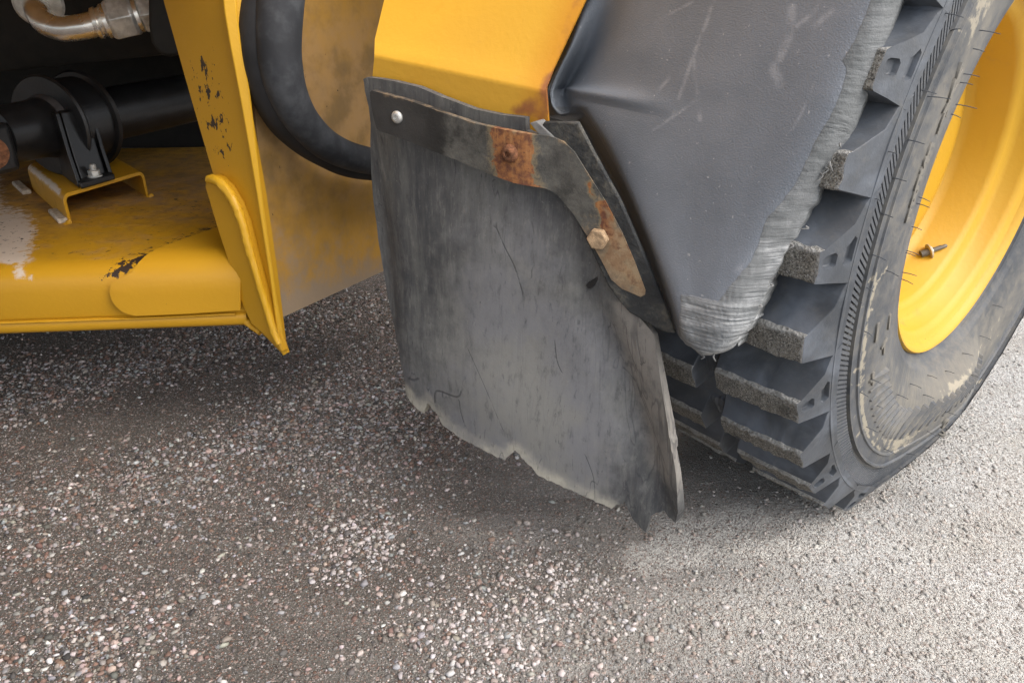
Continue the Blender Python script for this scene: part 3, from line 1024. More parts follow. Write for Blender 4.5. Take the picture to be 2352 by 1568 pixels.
# ---- moulding hairs left on the sidewall
hair_spots = [(2250, 70, 40), (2213, 170, 30), (2205, 190, 25), (2235, 112, 22), (2195, 240, 40), (2185, 262, 20), (2160, 345, 40), (2155, 352, 40), (2110, 452, 24), (2105, 467, 28), (2094, 520, 22), (2082, 575, 28), (2080, 580, 22), (2072, 625, 30), (2071, 640, 26), (2070, 655, 26), (2068, 672, 26),
              (2170, 30, 38), (2180, 70, 26), (2130, 222, 44), (2105, 205, 40), (2080, 320, 44), (2045, 408, 40), (2040, 348, 22), (2020, 490, 36), (2010, 455, 18), (2005, 585, 30), (2035, 620, 30), (1990, 660, 18), (2090, 760, 22), (2100, 775, 22), (2130, 860, 22), (2090, 880, 24), (2170, 850, 20), (2210, 810, 22), (2250, 770, 22), (2120, 905, 24), (2060, 905, 24), (2230, 860, 18), (2280, 700, 20),
              (2000, 870, 24), (1985, 760, 20), (1975, 900, 20), (1990, 980, 26), (2030, 1030, 26), (2080, 1040, 22), (2130, 990, 30), (2170, 945, 26), (1965, 690, 16), (2010, 930, 18)]
for (x, y, L) in hair_spots:
    h = hit(x, y)
    if h[0] is None:
        continue
    P = np.array(h[0]); n = np.array(h[1])
    if n @ (EYE - P) < 0:
        n = -n
    dpth = np.linalg.norm(P - EYE)
    ln = L * 0.95 * dpth / FPX
    d = unit(AX * 0.9 + n * 0.3 + RNG.normal(0, 0.10, 3))
    tube('rubber_hair', [P - n * 0.002, P + d * ln * 0.5, P + d * ln + np.array([0, 0, -0.001])], [0.0007, 0.0005, 0.0004], M_tyre, tyre, n=5)

# ---- raised lettering
for (ch, x, y, s) in (('E', 2130, 353, .022), ('S', 2118, 382, .022), ('F', 2107, 414, .024), ('R', 2097, 452, .024), ('E', 2086, 489, .024), ('I', 2162, 272, .018), ('I', 2159, 281, .018), ('I', 2156, 290, .018), ('A', 2174, 243, .022), ('V', 2183, 213, .022), ('V', 2197, 177, .022), ('I', 2012, 765, .03), ('I', 2040, 740, .024), ('I', 2003, 870, .026), ('T', 2028, 800, .022), ('O', 2170, 972, .018), ('O', 2160, 995, .016)):
    h = hit(x, y)
    if h[0] is None:
        continue
    P = np.array(h[0]); n = np.array(h[1])
    if n @ (EYE - P) < 0:
        n = -n
    rad = P - HUB
    rad = unit(rad - AX * (rad @ AX))
    circ = unit(np.cross(rad, n))
    if circ[2] < 0:
        circ = -circ
    rgt = np.cross(circ, n)
    cu = bpy.data.curves.new('letter', 'FONT')
    cu.body = ch
    cu.size = s * 1.3
    cu.extrude = 0.0018
    cu.bevel_depth = 0.0005
    cu.offset = 0.0006
    cu.align_x = 'CENTER'
    cu.align_y = 'CENTER'
    to = bpy.data.objects.new('letter', cu)
    COL.objects.link(to)
    bpy.context.view_layer.update()
    me = bpy.data.meshes.new_from_object(to.evaluated_get(bpy.context.evaluated_depsgraph_get()))
    bpy.data.objects.remove(to)
    co = np.zeros(len(me.vertices) * 3, np.float32)
    me.vertices.foreach_get('co', co)
    co = co.reshape(-1, 3)
    Vl = P + co[:, :1] * rgt + co[:, 1:2] * circ + co[:, 2:] * n
    me.vertices.foreach_set('co', Vl.astype(np.float32).ravel())
    me.materials.clear()
    me.name = 'raised_letter'
    dl = me.attributes.new('dust', 'FLOAT', 'POINT')
    dl.data.foreach_set('value', np.full(len(me.vertices), 0.85, np.float32))
    link('raised_letter', me, M_tyre, tyre)

# ---- rim
rp = [(-0.0390, 0.2700), (-0.0290, 0.2750), (-0.0275, 0.2800), (-0.0310, 0.2830), (-0.0490, 0.2845), (-0.1890, 0.2845), (-0.1890, 0.1225), (-0.1640, 0.1175), (-0.1635, 0.1225), (-0.1610, 0.1875), (-0.1540, 0.2045), (-0.1390, 0.2125), (-0.0940, 0.2185), (-0.0870, 0.2225), (-0.0830, 0.2295), (-0.0790, 0.2415), (-0.0730, 0.2475), (-0.0550, 0.2525), (-0.0470, 0.2565), (-0.0440, 0.2635), (-0.0390, 0.2700)]
Vr, Fr = [], []
n = 144
for s, r in rp:
    for k in range(n):
        t = 2 * math.pi * k / n
        Vr.append(HUB + AX * s + r * (-TR * math.cos(t) + UP * math.sin(t)))
for i in range(len(rp) - 1):
    for k in range(n):
        Fr.append([i * n + k, i * n + (k + 1) % n, (i + 1) * n + (k + 1) % n, (i + 1) * n + k])
rr_ = np.array([r for s_, r in rp for _ in range(n)])
rim = mk('wheel_rim', Vr, Fr, M_yel_clean, loader, sharp=60, attrs={'dirt': 0.12 + 0.42 * gauss(rr_, 0.283, 0.006) + 0.25 * gauss(rr_, 0.245, 0.006), 'grey': 0.35 * gauss(rr_, 0.284, 0.004)})
lathe('wheel_disc', HUB, AX, [(-0.179, 0.0), (-0.179, 0.197), (-0.157, 0.197), (-0.149, 0.187), (-0.139, 0.14), (-0.139, 0.0)], M_yel_clean, rim, n=72)
Pv = onpl(2141, 575, HUB - AX * 0.115, AX)
vd = unit(TR * 0.62 + UP * 0.35 + AX * 0.55)
vb = lathe('valve_stem', Pv - vd * 0.02, vd, [(0, 0.0065), (0.019, 0.0065), (0.0192, 0.0042), (0.036, 0.0040), (0.0362, 0.0034), (0.043, 0.0034), (0.045, 0.0025)], mat_plain('brass_valve', (0.16, 0.145, 0.12), 0.5, 0.5), rim, n=18)
lathe('valve_washer', Pv - vd * 0.006, vd, [(0, 0.0135), (0.002, 0.0135), (0.003, 0.010)], mat_plain('dusty_washer', (0.42, 0.36, 0.25), 0.6), rim, n=28)
hexnut('valve_nut', Pv - vd * 0.004, vd, 0.0085, 0.004, M_zinc, rim)

# ------------------------------------------------------------------ mudflap, bar, flange, fenders
FN = unit((-0.45, -0.893, 0.0))
FP = onz(1553, 1200, 0.12)
FU, FV, _ = frame_of(FN)


def fuv(x, y):
    P = onpl(x, y, FP, FN) - FP
    return np.array([P @ FU, P @ FV])


u_l, u_r = fuv(880, 600)[0], fuv(1545, 900)[0]
v_t, v_b = fuv(1000, 240)[1], fuv(1300, 1100)[1]
uf0, vf0 = fuv(1370, 720)
uf1, vf1 = fuv(1470, 1000)


def flap_disp(u, v):
    s = (u - u_l) / (u_r - u_l)
    t = (v - v_b) / (v_t - v_b)
    # hangs in a shallow belly; a fold runs down from the lower end of the bar; right lip turned back
    fold = uf0 + (v - vf0) * (uf1 - uf0) / (vf1 - vf0)
    low = 1 / (1 + np.exp((v - vf0 - 0.01) / 0.025))
    d = 0.014 * np.sin(np.pi * np.clip(s, 0, 1)) * np.clip(1 - t, 0, 1)
    d = d - 0.018 * np.exp(-((u - fold) / 0.024) ** 2) * low + 0.007 * np.exp(-((u - fold - 0.065) / 0.035) ** 2) * low
    d = d + 0.010 * np.clip((s - 0.88) / 0.12, 0, 1.2) ** 2 * low
    d = d - 0.012 * np.clip((0.10 - s) / 0.10, 0, 1) ** 2
    d = d + 0.004 * np.sin(18 * u + 3 * v) + 0.003 * np.sin(31 * v + 9 * u) * np.clip(1 - t, 0, 1)
    return d * np.clip((v_t + 0.01 - v) / 0.18, 0, 1)


_raw_flap = [(836, 190), (834, 182), (842, 178), (870, 181), (905, 187), (960, 200), (1010, 221), (1090, 251), (1150, 264), (1207, 271), (1208, 300), (1300, 345), (1420, 560), (1450, 700), (1507.6, 763.6),
           (1518, 824), (1530, 898), (1544, 976), (1556, 1030), (1563, 1071), (1565, 1117), (1562, 1166), (1550, 1203), (1540, 1195), (1530, 1187), (1523, 1177), (1506, 1180), (1493, 1186), (1489, 1204), (1484, 1223), (1477, 1217), (1456, 1198), (1448, 1184), (1440, 1166), (1435, 1150), (1430, 1157), (1414, 1159), (1405, 1168),
           (1360, 1143), (1311, 1117), (1241, 1078), (1230, 1060), (1218, 1050), (1207, 1039), (1199, 1027), (1193, 1021), (1189, 1027), (1173, 1039), (1170, 1045), (1118, 1021), (1064, 997), (1019, 970), (1014, 960), (1006, 944), (993, 935), (990, 929), (984, 924), (979, 935), (972, 949), (955, 939), (937, 926), (928, 918), (924, 906), (922, 885), (919, 859), (901, 781), (880, 707), (866, 640), (853, 560), (846, 470), (844, 400), (845, 330), (848, 285), (845, 245), (838, 210)]
_rj = np.random.default_rng(9)
flap_px = []
for i_, (x_, y_) in enumerate(_raw_flap):
    flap_px.append((x_, y_))
    x2_, y2_ = _raw_flap[(i_ + 1) % len(_raw_flap)]
    if y_ > 900 and y2_ > 900 and x_ < 1552:
        L_ = math.hypot(x2_ - x_, y2_ - y_)
        for q_ in range(1, int(L_ // 6)):
            t_ = q_ / int(L_ // 6)
            flap_px.append((x_ + (x2_ - x_) * t_ + _rj.normal(0, 0.7), y_ + (y2_ - y_) * t_ + _rj.normal(0, 0.9)))
cut = [(924, 906), (937, 926), (972, 949), (984, 924), (1014, 960), (1019, 970), (1170, 1045), (1193, 1021), (1241, 1078), (1405, 1168)]


def fp(x, y, lift=0.0):
    P = onpl(x, y, FP, FN)
    u, v = (P - FP) @ FU, (P - FP) @ FV
    return P + FN * (float(flap_disp(np.array([u]), np.array([v]))[0]) + lift)


strokes = [([(1145, 522), (1165, 565), (1188, 610), (1206, 668)], 0.0017), ([(1003, 920), (1010, 892), (1060, 902), (1072, 884)], 0.0026), ([(1066, 912), (1068, 935), (1076, 965)], 0.0014),
           ([(1277, 782), (1282, 825), (1292, 850)], 0.0013), ([(925, 868), (950, 872), (962, 868)], 0.0034), ([(1085, 795), (1130, 885), (1168, 975)], 0.0008), ([(1350, 1040), (1366, 1090), (1368, 1140)], 0.0011),
           ([(1450, 880), (1490, 975), (1540, 1075)], 0.0011), ([(1425, 860), (1462, 900), (1500, 985)], 0.001), ([(1440, 750), (1444, 800), (1462, 850)], 0.0012), ([(932, 735), (940, 800), (941, 850)], 0.0008)]
strokes = [(catmull(p, 4 * len(p)), w) for p, w in strokes]
stroke_pts = []
for p, w in strokes:
    q = resample(p, 3.0)
    t = np.gradient(q, axis=0)
    t /= np.linalg.norm(t, axis=1)[:, None] + 1e-9
    nn_ = np.stack([-t[:, 1], t[:, 0]], 1)
    wpx = w * 1520 * 0.5
    for f_ in (-1.6, -0.5, 0.5, 1.6):
        stroke_pts += list(q + nn_ * wpx * f_)


def a_stroke(p, q):
    out = np.zeros(len(p))
    for c_, w in strokes:
        wpx = w * 1520 * 0.5
        out = np.maximum(out, np.clip((1.7 * wpx - segdist(p, c_)) / (1.1 * wpx), 0, 1))
    return out


M_flap = mat_rubber_flap('weathered_rubber')


def a_dust(p, q):
    return np.clip((p[:, 1] - 330) / 650, 0, 1) * (0.35 + 0.95 * np.exp(-((p[:, 0] - 1170 - (p[:, 1] - 600) * .15) / 190) ** 2)) * np.clip(1 - np.clip((p[:, 0] - 1360) / 110, 0, 1) * np.clip((p[:, 1] - 930) / 170, 0, 1), 0.15, 1) + 0.05


def a_tan(p, q):
    return np.clip((p[:, 0] - 1370 - (p[:, 1] - 720) * 0.22) / 60, 0, 1) * (p[:, 1] > 690) * 0.85 * np.clip(1 - (p[:, 1] - 1080) / 70, 0.2, 1)


def a_edge(p, q):
    d = segdist(p, cut)
    return np.clip(1 - d / 42, 0, 1) * 1.05


def a_crease(p, q):
    return np.clip(0.15 + np.clip((p[:, 0] - 1330 - (p[:, 1] - 720) * 0.2) / 80, 0, 1), 0, 1) * np.clip((p[:, 1] - 650) / 120, 0, 1)


mudflap = panel('mudflap', flap_px, FP, FN, 0.011, M_flap, loader, step=0.0075, edge_step=0.004, disp=flap_disp, attrs={'dust': a_dust, 'tan': a_tan, 'edge': a_edge, 'crease': a_crease, 'stroke': a_stroke}, sharp=50, extra=stroke_pts)

# small tear under the end of the bar: a dark flap of lifted rubber
tear = [(1345, 655), (1352, 648), (1366, 640), (1372, 634), (1373, 642), (1366, 655), (1356, 664), (1350, 663)]
panel('torn_patch', tear, fp(1358, 650, 0.0025), FN, 0.004, M_black, mudflap, bev=0.001)

# flange behind the bar
flange_px = [(1242, 292), (1250, 279), (1328, 280), (1371, 362), (1423, 456), (1478, 581), (1524, 693), (1551, 766), (1532, 764), (1512, 757), (1490, 744), (1445, 718), (1420, 690), (1395, 655), (1350, 560), (1290, 440), (1250, 330)]
M_flange = mat_plain('grimy_black_plastic', (0.034, 0.036, 0.036), 0.7, dust=0.38, dustcol=(0.16, 0.145, 0.11), scale=22, bumps=0.5)
flange = panel('fender_flange', flange_px, FP + FN * 0.010, FN, 0.006, M_flange, loader, bev=0.002)
panel('flange_lip', [(1216, 283), (1233, 279), (1278, 322), (1258, 318), (1240, 313)], FP + FN * 0.013, FN, 0.02, M_hub, flange, bev=0.001)

# flat steel bar that clamps the flap
bar_px = [(853, 212), (858, 207), (868, 210), (950, 232), (1020, 258), (1100, 285), (1180, 302), (1225, 311), (1255, 316), (1285, 329), (1310, 354), (1345, 411), (1380, 466), (1420, 541), (1450, 611), (1474, 675), (1473, 686), (1463, 691), (1420, 672), (1395, 650), (1375, 610), (1350, 565), (1310, 500), (1270, 450), (1245, 436), (1180, 420), (1130, 401), (1060, 370), (960, 331), (905, 309), (876, 300), (869, 294), (862, 270), (856, 240)]
ub, vb_ = fuv(1250, 380)


def bar_disp(u, v):
    return -0.028 * (1 / (1 + np.exp(-(u - ub) / 0.008))) * 0.35 - 0.004 * np.sin((u - ub) * 9)


def b_rust(p, q):
    x, y = p[:, 0], p[:, 1]
    b1 = np.clip(1 - np.abs(x - (1178 + (y - 360) * 0.1)) / 72, 0, 1) * 1.35
    b2 = np.clip(1 - segdist(p, [(1345, 425), (1352, 455)]) / 14, 0, 1) * 0.9
    b3 = np.clip(1 - segdist(p, [(1375, 480), (1385, 500), (1385, 540), (1440, 590)]) / 30, 0, 1)
    b4 = np.clip(1 - segdist(p, [(1400, 600), (1460, 660)]) / 40, 0, 1) * 0.75
    return np.clip(np.maximum.reduce([b1, b2, b3, b4]), 0, 1) * 0.95


def b_worn(p, q):
    return np.clip((p[:, 0] - 1005) / 25, 0, 1) * 0.55 + np.clip((p[:, 0] - 1260) / 60, 0, 1) * 0.1


def b_pale(p, q):
    return np.clip((p[:, 1] - 440) / 150, 0, 1) * 0.8 + np.clip(1 - segdist(p, [(1180, 302), (1285, 329), (1345, 411), (1474, 675)]) / 7, 0, 1) * 0.7 + np.clip(1 - segdist(p, [(868, 210), (950, 232), (1020, 258), (1100, 285), (1180, 302)]) / 4, 0, 1) * 0.45  # tan lower arm, then painted highlights along the bar's edges


bar = panel('clamp_bar', bar_px, FP + FN * 0.024, FN, 0.009, M_bar, loader, step=0.006, edge_step=0.004, disp=bar_disp, attrs={'rust': b_rust, 'worn': b_worn, 'pale': b_pale}, sharp=40)


def bp(x, y, lift=0.0):
    P = onpl(x, y, FP + FN * 0.024, FN)
    Q = P - FP
    return P + FN * (float(bar_disp(np.array([Q @ FU]), np.array([Q @ FV]))[0]) + lift)


lathe('bolt', bp(917, 268), FN, [(0, 0.0076), (0.0015, 0.0076), (0.0032, 0.0066), (0.0042, 0.0045), (0.0043, 0.0030), (0.0020, 0.0028), (0.0020, 0.0)], M_zinc, bar, n=28, label='bright silver button head bolt')
lathe('bolt', bp(1172, 352), FN, [(0, 0.0105), (0.002, 0.0105), (0.005, 0.009), (0.0075, 0.006), (0.0077, 0.0035), (0.005, 0.003), (0.005, 0.0)], M_rustbolt, bar, n=28, label='rust brown button head bolt')
hexnut('bolt', bp(1368, 553), FN, 0.0128, 0.010, M_palebolt, bar, label='pale rusty hexagon bolt')

# yellow metal fender: lower strip and the face that leans back over the tyre
YP = FP - FN * 0.014
rows = []
for (pl, pr, dback) in (((852, 215), (1262, 330), 0.0), ((856, 170), (1258, 262), 0.0), ((860, 128), (1254, 209), 0.001), ((860, 120), (1254, 201), 0.004), ((861, 90), (1270, 160), 0.022), ((885, -10), (1345, 0), 0.075), ((900, -80), (1400, -80), 0.11), ((950, -300), (1560, -330), 0.22)):
    rows.append([onpl(pl[0] + (pr[0] - pl[0]) * t, pl[1] + (pr[1] - pl[1]) * t, YP - FN * dback, FN) for t in np.linspace(0, 1, 24)])
rows = np.array(rows)
# refine rows
rr = []
for i in range(len(rows) - 1):
    k = 6 if i in (0, 1, 4, 5, 6) else 2
    for j in range(k):
        rr.append(rows[i] + (rows[i + 1] - rows[i]) * j / k)
rr.append(rows[-1])
rows = np.array(rr)
nr, nc = rows.shape[:2]
th = -FN * -0.004
Vf = np.vstack([rows.reshape(-1, 3), (rows - FN * 0.004).reshape(-1, 3)])
N0 = nr * nc
Ff = []
for i in range(nr - 1):
    for j in range(nc - 1):
        a, b, c, d = i * nc + j, i * nc + j + 1, (i + 1) * nc + j + 1, (i + 1) * nc + j
        Ff += [[a, b, c, d], [a + N0, d + N0, c + N0, b + N0]]
edge = [j for j in range(nc)] + [i * nc + nc - 1 for i in range(1, nr)] + [(nr - 1) * nc + j for j in range(nc - 2, -1, -1)] + [i * nc for i in range(nr - 2, 0, -1)]
for i in range(len(edge)):
    a, b = edge[i], edge[(i + 1) % len(edge)]
    Ff.append([a, a + N0, b + N0, b])
fpx = np.array([proj(v) for v in Vf])
fr = np.clip(1 - segdist(fpx, [(1190, 255), (1215, 245), (1240, 275), (1255, 240), (1262, 200)]) / 40, 0, 1) * 0.75 + np.clip(1 - segdist(fpx, [(1262, 200), (1300, 80), (1330, 0)]) / 30, 0, 1) * 0.55
mfender = mk('metal_fender', Vf, Ff, M_yel_fender, loader, attrs={'rust': fr, 'amber': np.clip(1 - segdist(fpx, [(1250, 280), (1262, 190), (1345, -20)]) / 75, 0, 1)}, sharp=60)

# black plastic mudguard over the tyre
PN = unit((-0.65, -0.70, 0.27))
PP = onpl(1640, 800, FP + FN * 0.065, FN)
R_ = [
    (-420, [(1440, -420, .06), (1462, -420, .02), (1525, -420, .02), (1600, -420, .005), (1790, -420, 0), (2010, -420, 0), (2150, -420, .006), (2235, -420, .035)]),
    (-60, [(1345, -60, .05), (1366, -60, .012), (1425, -60, .016), (1490, -60, .004), (1655, -60, 0), (1850, -60, 0), (2030, -60, .006), (2092, -60, .035)]),
    (0, [(1325, 0, .05), (1346, 0, .012), (1400, 0, .018), (1470, 0, .005), (1640, 0, 0), (1830, 0, 0), (2010, 0, .006), (2068, 0, .035)]),
    (100, [(1291, 100, .05), (1311, 103, .008), (1350, 108, .034), (1420, 110, .006), (1600, 110, 0), (1790, 105, 0), (1968, 105, .006), (2032, 100, .035)]),
    (185, [(1256, 186, .045), (1273, 184, .004), (1306, 190, .050), (1352, 190, .012), (1560, 190, 0), (1760, 180, 0), (1944, 165, .006), (2006, 182, .035)]),
    (220, [(1248, 218, .045), (1264, 222, .000), (1294, 212, .050), (1336, 210, -.002), (1560, 240, 0), (1755, 235, 0), (1925, 225, .006), (1982, 240, .035)]),
    (262, [(1256, 268, .045), (1278, 264, .010), (1308, 258, .012), (1346, 236, .001), (1565, 275, 0), (1745, 280, 0), (1905, 275, .006), (1962, 290, .035)]),
    (276, [(1328, 276, .05), (1335, 274, .045), (1345, 266, .022), (1362, 256, .001), (1565, 295, 0), (1740, 300, 0), (1893, 300, .006), (1950, 312, .035)]),
    (360, [(1373, 362, .05), (1382, 356, .046), (1395, 348, .022), (1412, 340, .001), (1570, 350, 0), (1720, 360, 0), (1855, 375, .006), (1908, 392, .035)]),
    (450, [(1425, 456, .05), (1433, 451, .046), (1443, 446, .022), (1457, 440, .001), (1590, 450, 0), (1700, 455, 0), (1800, 465, .006), (1866, 474, .034)]),
    (580, [(1480, 581, .05), (1487, 577, .046), (1496, 573, .022), (1508, 567, .001), (1590, 570, 0), (1670, 570, 0), (1738, 575, .006), (1797, 590, .032)]),
    (690, [(1527, 693, .05), (1532, 690, .046), (1538, 686, .022), (1547, 682, .001), (1600, 688, 0), (1650, 688, .001), (1700, 680, .008), (1750, 690, .030)]),
    (760, [(1556, 766, .046), (1559, 764, .04), (1562, 762, .02), (1568, 758, .003), (1605, 765, .003), (1650, 765, .004), (1688, 757, .012), (1724, 748, .030)]),
    (803, [(1570, 784, .045), (1574, 786, .035), (1580, 788, .02), (1586, 792, .012), (1612, 806, .010), (1648, 805, .012), (1674, 795, .02), (1694, 782, .032)]),
    (815, [(1574, 790, .05), (1580, 794, .045), (1587, 797, .04), (1595, 803, .035), (1613, 816, .035), (1650, 812, .035), (1680, 801, .038), (1696, 786, .04)]),
]
grid = np.array([[(x, y, d) for (x, y, d) in row[1]] for row in R_], float)          # rows x 8 x 3
NR, NC = 170, 96
g1 = np.stack([catmull(grid[:, j], 0 or 15 * 14 + 1) for j in range(8)], 1)
# keep the corner at the jog crisp: blend towards straight rows
lin = np.stack([np.stack([np.interp(np.linspace(0, 14, 211), np.arange(15), grid[:, j, k]) for k in range(3)], 1) for j in range(8)], 1)
tt = np.linspace(0, 14, 211)
wgt = np.exp(-((tt - 6.5) / 0.9) ** 2)[:, None, None]
g1 = g1 * (1 - wgt) + lin * wgt
g2 = np.stack([catmull(g1[i], NC) for i in range(len(g1))], 0)
nr, nc = g2.shape[:2]
GP = g2[:, :, :2].reshape(-1, 2)
worn_poly = [(2120, -60), (2025, -60), (1990, 30), (1965, 90), (1938, 140), (1945, 165), (1935, 205), (1900, 280), (1868, 335), (1840, 400), (1800, 460), (1760, 505), (1742, 560), (1722, 602), (1680, 655), (1650, 692), (1600, 682), (1566, 678), (1560, 735), (1560, 770), (1600, 830), (1700, 815), (1760, 700), (1830, 560), (1920, 420), (2000, 240), (2080, 40)]
inn = inside(GP, worn_poly)
wd = segdist(GP, worn_poly, True)
worn = np.clip(np.where(inn, 0.5 + wd / 16, 0.5 - wd / 16), 0, 1)
jag = np.zeros((nr, nc))
rgj = np.random.default_rng(3)
edge_n = np.interp(np.arange(nr), np.arange(0, nr, 2.0), rgj.normal(0, 1, len(np.arange(0, nr, 2.0))))
colw = np.clip((np.arange(nc) - nc * 0.93) / (nc * 0.07), 0, 1)
g2[:, :, 0] += edge_n[:, None] * colw[None] * 2.6 * (np.linspace(0, 14, nr) > 7)[:, None]
striae = np.interp(np.arange(nr), np.arange(0, nr), rgj.normal(0, 0.00025, nr))
Pf = np.zeros((nr, nc, 3))
for i in range(nr):
    for j in range(nc):
        x, y, d = g2[i, j]
        w = worn.reshape(nr, nc)[i, j]
        base = PP - PN * (d + (striae[i] + rgj.normal(0, 0.0003)) * w)
        Pf[i, j] = onpl(x, y, base, PN)
# turned-in rims behind both edges
ret_r = Pf[:, -1] - PN * 0.05 - AX * 0.012
ret_l = Pf[:, 0] - PN * 0.06
Vp = np.concatenate([ret_l[:, None], Pf, ret_r[:, None]], 1)
nc2 = nc + 2
Fp = [[i * nc2 + j, i * nc2 + j + 1, (i + 1) * nc2 + j + 1, (i + 1) * nc2 + j] for i in range(nr - 1) for j in range(nc2 - 1)]
pad = lambda A: np.concatenate([A[:, :1], A, A[:, -1:]], 1).ravel()
wornA = pad(worn.reshape(nr, nc))
lowA = pad(np.clip((g2[:, :, 1] - 430) / 140, 0, 1))
PX = g2[:, :, 0]; PYy = g2[:, :, 1]
dustA = pad(np.clip(0.10 + 0.45 * (PX - 1400) / 600 + 0.25 * np.clip(PYy / 700, 0, 1), 0, 1))
fold = np.interp(PYy, [250, 340, 440, 567, 682, 758], [1356, 1412, 1457, 1508, 1547, 1568])
foldDarkA = pad(np.clip((fold + 3 - PX) / 10, 0, 1) * (PYy > 245) * 0.75)  # darkens the strip left of the fold


def on_guard(x, y, d=0.0):
    return tuple(onpl(x, y, PP - PN * d, PN))


gs = []
for pts, w in (([(1640, 0), (1620, 60), (1592, 130), (1560, 225), (1545, 270)], 0.004), ([(1592, 130), (1602, 200), (1608, 275)], 0.004), ([(1590, 5), (1500, 50)], 0.003), ([(1910, 25), (1870, 60)], 0.005), ([(1880, 15), (1850, 45), (1830, 60)], 0.004), ([(1820, 20), (1810, 90), (1790, 135)], 0.007), ([(1535, 180), (1510, 210)], 0.004), ([(1870, 190), (1840, 260), (1815, 305)], 0.003), ([(1775, 155), (1790, 190)], 0.008), ([(1500, 300), (1600, 230)], 0.003), ([(1700, 620), (1760, 560), (1830, 470)], 0.010)):
    for i in range(len(pts) - 1):
        gs.append((on_guard(*pts[i]), on_guard(*pts[i + 1]), w))
M_plastic = mat_plastic('grained_black_plastic', gs)
guard = mk('plastic_mudguard', Vp.reshape(-1, 3), Fp, M_plastic, loader, attrs={'worn': wornA, 'low': lowA, 'dust': dustA, 'fold_dark': foldDarkA}, sharp=70)
so = guard.modifiers.new('thickness', 'SOLIDIFY')
so.thickness = 0.005
so.offset = -1
# ragged curls of scraped plastic hanging from the edge
for (x, y, L) in ((1905, 372, 14), (1880, 395, 16), (1850, 520, 8), (1815, 560, 9), (1770, 652, 8), (1745, 700, 7), (1640, 814, 12), (1612, 815, 8), (1930, 330, 7), (1895, 385, 10)):
    P = np.array(on_guard(x, y, 0.022))
    s = L * 0.0006
    tube('scraped_curl', [P, P + np.array([s * random.uniform(-.6, .6), -s * .4, -s * .3]), P + np.array([s * random.uniform(-1, 1), -s * .5, -s * random.uniform(.2, 1.2)])], [0.0013, 0.001, 0.0005], M_hub, guard, n=5, res=8)

# ------------------------------------------------------------------ chassis on the left
Zb = 0.24
B0, B1 = onz(0, 757, Zb), onz(560, 737, Zb)
BD = unit(B1 - B0)
BN = np.array([BD[1], -BD[0], 0.0])            # faces the viewer
BI = -BN
prof_b = np.array([(0.30, 0.322), (0.014, 0.322), (0.004, 0.325), (0.0, 0.331), (0.0, 0.345), (0.003, 0.3485), (0.006, 0.350), (0.004, 0.352), (0.003, 0.356), (0.003, 0.405), (0.004, 0.418), (0.008, 0.431), (0.016, 0.442), (0.027, 0.449), (0.042, 0.4525), (0.07, 0.4535), (0.12, 0.454)] + [(q, 0.454) for q in np.arange(0.16, 1.0, 0.04)])
prof_b[:, 1] = Zb + (prof_b[:, 1] - 0.335) * 0.89
xs = np.concatenate([[-1.6, -0.9], np.arange(-0.45, 0.4441, 0.02)])
O0 = np.array([B0[0], B0[1], 0])


def beam_pt(x, q, z):
    return O0 + BD * x + BI * q + np.array([0, 0, z])


x_end = (B1 - B0) @ BD + 0.0
xs = xs[xs < x_end]
xs = np.append(xs, x_end + 0.005)
Vb = np.array([beam_pt(x, q, z) for x in xs for q, z in prof_b])
nb = len(prof_b)
Fb = [[i * nb + j, i * nb + j + 1, (i + 1) * nb + j + 1, (i + 1) * nb + j] for i in range(len(xs) - 1) for j in range(nb - 1)]
bpx = np.array([proj(v) for v in Vb])
onfloor = np.tile(np.arange(nb) >= 14, len(xs))
dirtb = np.where(onfloor, 0.42 + 0.3 * gauss(bpx[:, 1], 420, 100), 0.05)
paleb = np.clip(1.1 - segdist(bpx, [(-60, 430), (-60, 600), (20, 540)]) / 95, 0, 1) * onfloor + np.clip(1 - segdist(bpx, [(40, 610), (60, 635)]) / 32, 0, 1) * 0.7
chipb = np.clip(1 - segdist(bpx, [(250, 632), (330, 595), (420, 560), (500, 530)]) / 34, 0, 1) * 1.5
chipb = np.maximum(chipb, np.where(onfloor, 0.38, 0))
chipb = np.maximum(chipb, np.clip(1 - segdist(bpx, [(-40, 480), (10, 540), (60, 560)]) / 60, 0, 1) * 0.75 * onfloor)
chipb = np.maximum(chipb, np.clip(1 - segdist(bpx, [(380, 450), (480, 480)]) / 60, 0, 1) * 0.7 * onfloor)
beam = mk('chassis_beam', Vb, Fb, M_yel, loader, attrs={'dirt': dirtb, 'pale': paleb, 'chip': chipb}, sharp=60)

# reinforcing plate wrapped over the beam's edge
sarc = np.concatenate([[0], np.cumsum(np.linalg.norm(np.diff(prof_b, axis=0), axis=1))])


def beam_xs(x, y):
    P = onpl(x, y, B0 + BI * 0.003, BN)
    if P[2] > Zb + 0.078:
        P = onz(x, y, Zb + 0.104)
    rel = P - O0
    xx, q, z = rel @ BD, rel @ BI, P[2]
    k = np.argmin((prof_b[:, 0] - q) ** 2 + (prof_b[:, 1] - z) ** 2)
    best, bs = 9, 0
    for i in range(8, nb - 1):
        a, b = prof_b[i], prof_b[i + 1]
        t = np.clip(((np.array([q, z]) - a) @ (b - a)) / ((b - a) @ (b - a)), 0, 1)
        d = np.linalg.norm(np.array([q, z]) - a - t * (b - a))
        if d < best:
            best, bs = d, sarc[i] + t * np.linalg.norm(b - a)
    return np.array([xx, bs])


